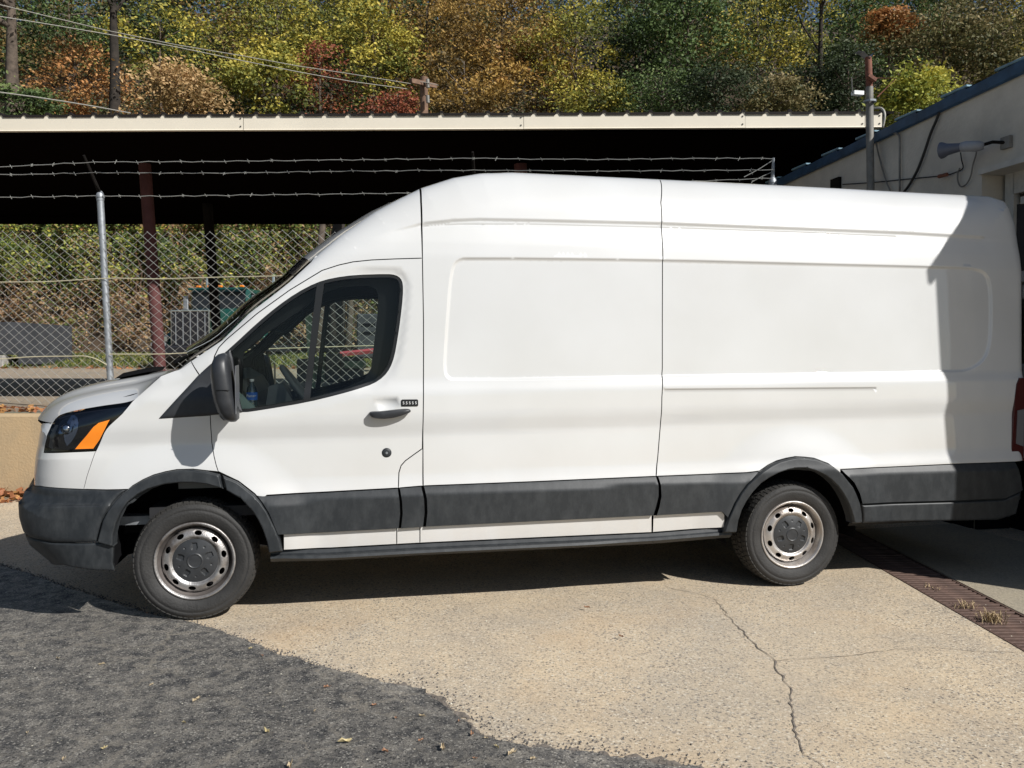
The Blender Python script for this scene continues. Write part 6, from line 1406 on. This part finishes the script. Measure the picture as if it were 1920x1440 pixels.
# loudspeaker
sp0 = [(7.1,1.568,3.335), (7.1,1.436,3.331), (7.1,1.334,3.325), (7.1,1.175,3.321)]
sp = tag(empty('loudspeaker', (BX, sp0[3][1], sp0[3][2])), 'grey horn loudspeaker fixed high on the garage wall', 'loudspeaker')
P0 = [Vector(p) for p in sp0]; P0[3].x = BX - .02; P0[2].x = 7.2; P0[0].x = 7.02; P0[1].x = 7.08
ax_ = (P0[0] - P0[1]).normalized()
mb = MB(); mb.tube([P0[0], P0[0] - ax_ * .02, P0[0] - ax_ * .05, P0[1] - ax_ * .0, P0[1] - ax_ * .05], [.072, .068, .052, .038, .034], 16, caps=False); child(mb.build('horn', 'horn', smooth=True), sp)
mb = MB(); mb.tube([P0[1] - ax_ * .03, P0[1] - ax_ * .06, P0[2], P0[2] - (P0[2] - P0[1]) * -.25], [.04, .045, .045, .03], 14); child(mb.build('driver', 'horn_pale', smooth=True), sp)
mb = MB(); mb.tube([P0[2], (P0[2] + P0[3]) / 2 + Vector((0, 0, .02)), P0[3]], .014, 6); child(mb.build('bracket', 'dark_steel'), sp)
mb = MB(); mb.box(tuple(P0[3]), (.03, .10, .10)); child(mb.build('wall_plate', 'pipe'), sp)
def wall_cable(pts, label, r_=.010, m='cable', x=BX - .03, nm='cable'):
    P = [(x, p[1], p[2]) for p in pts]; mb = MB(); mb.tube(smoothline(P, 5), r_, 6); return tag(mb.build(nm, m, smooth=True), label, 'cable')
wall_cable([(7.32,1.955,3.881), (7.32,2.017,3.756), (7.32,2.102,3.639), (7.32,2.174,3.507), (7.32,2.27,3.351), (7.32,2.393,3.222), (7.32,2.521,3.137)], 'thick black cable hanging slantwise down the garage wall', .013)
wall_cable([(7.32,2.895,3.78), (7.32,2.686,3.791), (7.32,2.584,3.754), (7.32,2.558,3.678), (7.32,2.554,3.492), (7.32,2.547,3.174)], 'thin grey conduit bent down the garage wall beside the vent pipe', .010, 'pipe')
wall_cable([(7.32,2.941,3.83), (7.32,2.929,3.717), (7.32,2.872,3.566), (7.32,2.78,3.354), (7.32,2.673,3.171)], 'thin wire drooping from the vent pipe down the garage wall', .008, 'pipe')
wall_cable([(7.32,3.539,3.448), (7.32,2.958,3.353), (7.32,2.443,3.279), (7.32,1.947,3.206)], 'taut guy wire running along the garage wall', .006, 'cable')
wall_cable([(7.32,1.947,3.206), (7.32,1.855,3.196), (7.32,1.772,3.198), (7.32,1.684,3.207), (7.32,1.665,3.232), (7.32,1.686,3.293), (7.32,1.701,3.364)], 'thin wire from the taut guy wire up to the horn mouth', .006, 'cable')
wall_cable([(7.32,1.499,3.366), (7.32,1.51,3.299), (7.32,1.546,3.215), (7.32,1.57,3.126), (7.32,1.621,3.066), (7.32,1.688,3.056), (7.32,1.729,3.112), (7.32,1.731,3.184), (7.32,1.705,3.226)], 'looped grey wire hanging below the loudspeaker', .007, 'pipe')
mb = MB(); q = [(7.3,1.957,3.202), (7.3,1.844,3.198)]; mb.tube([q[0], q[1]], .018, 6); tag(mb.build('turnbuckle', 'rust'), 'rusty turnbuckle joining the wires on the garage wall', 'turnbuckle')
# vent pipe
vp = [(7.22,2.87,3.122), (7.22,2.901,3.776), (7.22,2.923,4.396), (7.22,2.947,4.633)]
pipe = tag(empty('vent_pipe', (7.22, vp[0][1], 0)), 'tall grey pipe with a rusty top and bent metal cap against the garage wall', 'pipe')
mb = MB(); vp[2] = tuple(np.array(vp[2]) * .88 + np.array(vp[1]) * .12)
mb.tube([(vp[0][0], vp[0][1], .0), vp[0], vp[1], vp[2]], .038, 14); child(mb.build('pipe_shaft', 'pipe', sharp=40), pipe)
mb = MB(); mb.tube([vp[2], vp[3]], .034, 14); child(mb.build('pipe_top', 'rust', sharp=40), pipe)
c = Vector(vp[3]); mb = MB(); mb.grid([[c + Vector((-.13, .05, .05)), c + Vector((-.13, -.02, .055))], [c + Vector((-.07, .05, .045)), c + Vector((-.07, -.03, .05))], [c + Vector((0, .045, -.02)), c + Vector((0, -.045, -.02))], [c + Vector((.04, .03, .04)), c + Vector((.04, -.03, .04))]]); child(mb.build('bent_cap', 'galv'), pipe)
c = Vector([(7.2,2.88,4.163)][0]); mb = MB(); mb.lathe([(.04, -.012), (.062, -.01), (.062, .01), (.04, .012)], 12, tuple(c), 'z'); child(mb.build('clamp', 'galv'), pipe)
c = Vector([(7.2,2.858,4.395)][0]); mb = MB(); mb.box(tuple(c), (.10, .05, .035), mtx=Matrix.Rotation(.5, 3, 'Y')); mb.tube([c, c + Vector((.26, -.03, .0)), c + Vector((.05, -.03, -.20))], .006, 5); child(mb.build('rusty_bracket', 'rust'), pipe)
c = Vector([(7.1,2.943,4.258)][0]); mb = MB(); mb.box(tuple(c), (.11, .06, .04)); child(mb.build('small_box', 'white'), pipe); mb = MB(); mb.tube([c + Vector((-.06, 0, 0)), c + Vector((-.07, 0, .16))], .006, 4); mb.tube([c + Vector((.08, 0, .03)), c + Vector((.18, 0, -.08))], .006, 4); child(mb.build('wire_stub', 'pipe'), pipe)
c = [Vector(p) for p in [(7.6,3.24,4.007), (7.6,3.206,4.14), (7.6,3.272,4.228), (7.6,3.463,4.277)]]; mb = MB(); mb.tube(smoothline([tuple(p) for p in c], 5), .012, 6); tag(mb.build('conduit', 'grey_cable', smooth=True), 'pale bent conduit beside the end of the cream fascia', 'conduit')

# ---- weeds and fallen leaves ---------------------------------------------------------------------------
def tuft(p, n, h, seed, label):
    r = random.Random(seed); V = []; F = []
    for i in range(n):
        a = r.uniform(0, 6.283); l = r.uniform(.3, 1) * h; b = len(V); ox, oy = r.gauss(0, .03), r.gauss(0, .03); dx, dy = math.cos(a) * l * r.uniform(.2, 1.1), math.sin(a) * l * r.uniform(.2, 1.1); w_ = .0022
        px, py = -math.sin(a) * w_, math.cos(a) * w_
        V += [(p[0] + ox - px, p[1] + oy - py, .0), (p[0] + ox + px, p[1] + oy + py, 0), (p[0] + ox + dx * .5 + px, p[1] + oy + dy * .5 + py, l * .7), (p[0] + ox + dx * .5 - px, p[1] + oy + dy * .5 - py, l * .7), (p[0] + ox + dx, p[1] + oy + dy, l * r.uniform(.5, 1))]
        F += [(b, b + 1, b + 2), (b, b + 2, b + 3), (b + 3, b + 2, b + 4)]
    o = mesh_np('dry_weed', np.array(V), F, M['straw']); return tag(o, label, 'weed')
M['straw'] = mat('straw_weed', (.46, .34, .19), .8, var=.3, vscale=20)
w0_ = [(5.504,-0.85,-0.0), (5.56,-0.587,0.0), (5.664,-0.16,0.0), (5.471,-1.072,0.0), (5.61,-0.424,-0.0)]
tuft(w0_[0], 110, .085, 1, 'dry straw-coloured weed tuft at the edge of the drain grate'); tuft(w0_[1], 50, .06, 2, 'small dry weed just left of the big straw tuft by the drain')
tuft(w0_[2], 26, .035, 3, 'tiny dry weed beside the shaded end of the drain grate')
LP = [(0.702,-0.638,0.0), (1.463,-0.668,0.0), (1.788,-1.147,0.0), (1.237,-1.184,0.0), (1.874,-1.722,0.0), (2.017,-1.831,0.0), (0.968,-1.598,0.0), (0.629,-1.392,0.0), (2.184,-1.536,0.0), (2.366,-1.748,0.0), (1.676,-1.878,0.0), (3.289,-0.195,0.0), (2.33,-1.617,0.0), (2.413,-1.79,0.0), (1.564,-1.566,0.0), (2.078,-1.536,0.0), (1.223,-1.41,0.0), (0.473,-0.519,0.0), (1.745,-1.396,0.0), (2.164,-1.76,0.0), (2.238,-1.848,0.0), (0.729,0.19,0.0), (3.324,-0.739,0.0), (2.49,-1.941,0.0), (2.442,-1.87,0.0), (1.99,-1.389,0.0), (1.393,-0.544,0.0), (0.844,-1.66,0.0), (1.002,-0.955,0.0), (2.347,-1.947,0.0), (2.56,-1.997,0.0)]
r = np.random.default_rng(77); vm = []
for k_ in range(4):
    th = np.linspace(0, 2 * np.pi, 11)[:-1]; rad = .5 + .18 * np.cos(3 * th) + .1 * r.uniform(-1, 1, 10); V = [(0, 0, .006)] + [(math.cos(t) * rad[i] * .034, math.sin(t) * rad[i] * .014, .004 + .012 * abs(math.sin(t * 2 + k_)) ) for i, t in enumerate(th)]
    me = bpy.data.meshes.new('fallen_leaf'); me.from_pydata(V, [], [(0, 1 + i, 1 + (i + 1) % 10) for i in range(10)]); me.materials.append(M[('leaf_tan', 'leaf_orange', 'leaf_tan', 'leaf_yellow')[k_]] if 'leaf_tan' in M else None) if False else None; vm.append(me)
LC = [mat('tan_fallen_leaf', (.48, .38, .24), .7, var=.3, vscale=30), mat('orange_fallen_leaf', (.38, .20, .11), .7, var=.3, vscale=30), mat('yellow_fallen_leaf', (.56, .46, .24), .7, var=.3, vscale=30)]
for i, p in enumerate(LP):
    me = vm[i % 4] if i < 4 else vm[i % 4]; ci = [0, 1, 1, 0, 2, 1, 2, 0, 0, 1][i % 10]
    o = bpy.data.objects.new('fallen_leaf', me); COL.objects.link(o)
    if not me.materials: me.materials.append(LC[0])
    o.material_slots[0].link = 'OBJECT'; o.material_slots[0].material = LC[ci]
    s = rs.uniform(.55, 1.35); o.location = (p[0], p[1], .013); o.rotation_euler = (rs.uniform(-.2, .2), rs.uniform(-.2, .2), rs.uniform(0, 6.28)); o.scale = (s, s, s)
    rank = sorted(LP, key=lambda q: q[0]).index(p); n_ord = ('leftmost', 'second', 'third', 'fourth', 'fifth', 'sixth', 'seventh', 'eighth', 'ninth', 'tenth', 'eleventh', 'twelfth', 'thirteenth', 'fourteenth', 'fifteenth', 'sixteenth', 'seventeenth', 'eighteenth', 'nineteenth', 'twentieth', 'twenty-first', 'twenty-second', 'twenty-third', 'twenty-fourth', 'twenty-fifth', 'twenty-sixth', 'twenty-seventh', 'twenty-eighth', 'twenty-ninth', 'thirtieth', 'rightmost')[rank]
    tag(o, ('tan', 'orange-brown', 'yellow')[ci] + ' fallen leaf on the pavement, ' + n_ord + ' from the left of the scattered leaves', 'leaf', 'fallen leaves scattered on the ground')
# small bright and dark pebbles
r = np.random.default_rng(8); n = 1100; C = np.stack([r.uniform(-1.5, 7, n), r.uniform(-3.2, -.2, n), np.full(n, .006)], 1); C[:, 2] += .006 * (C[:, 0] < 2.4)
me = leaves_mesh('grit', C, .010, r, norm_bias=(0, 0, 3), elong=1.3); M['grit'] = leaf_mat('pale_and_dark_grit', [(.05, .05, .05), (.3, .27, .2), (.7, .66, .55)], 0.0); tag(link_mesh('grit', me, M['grit']), kind='stuff')
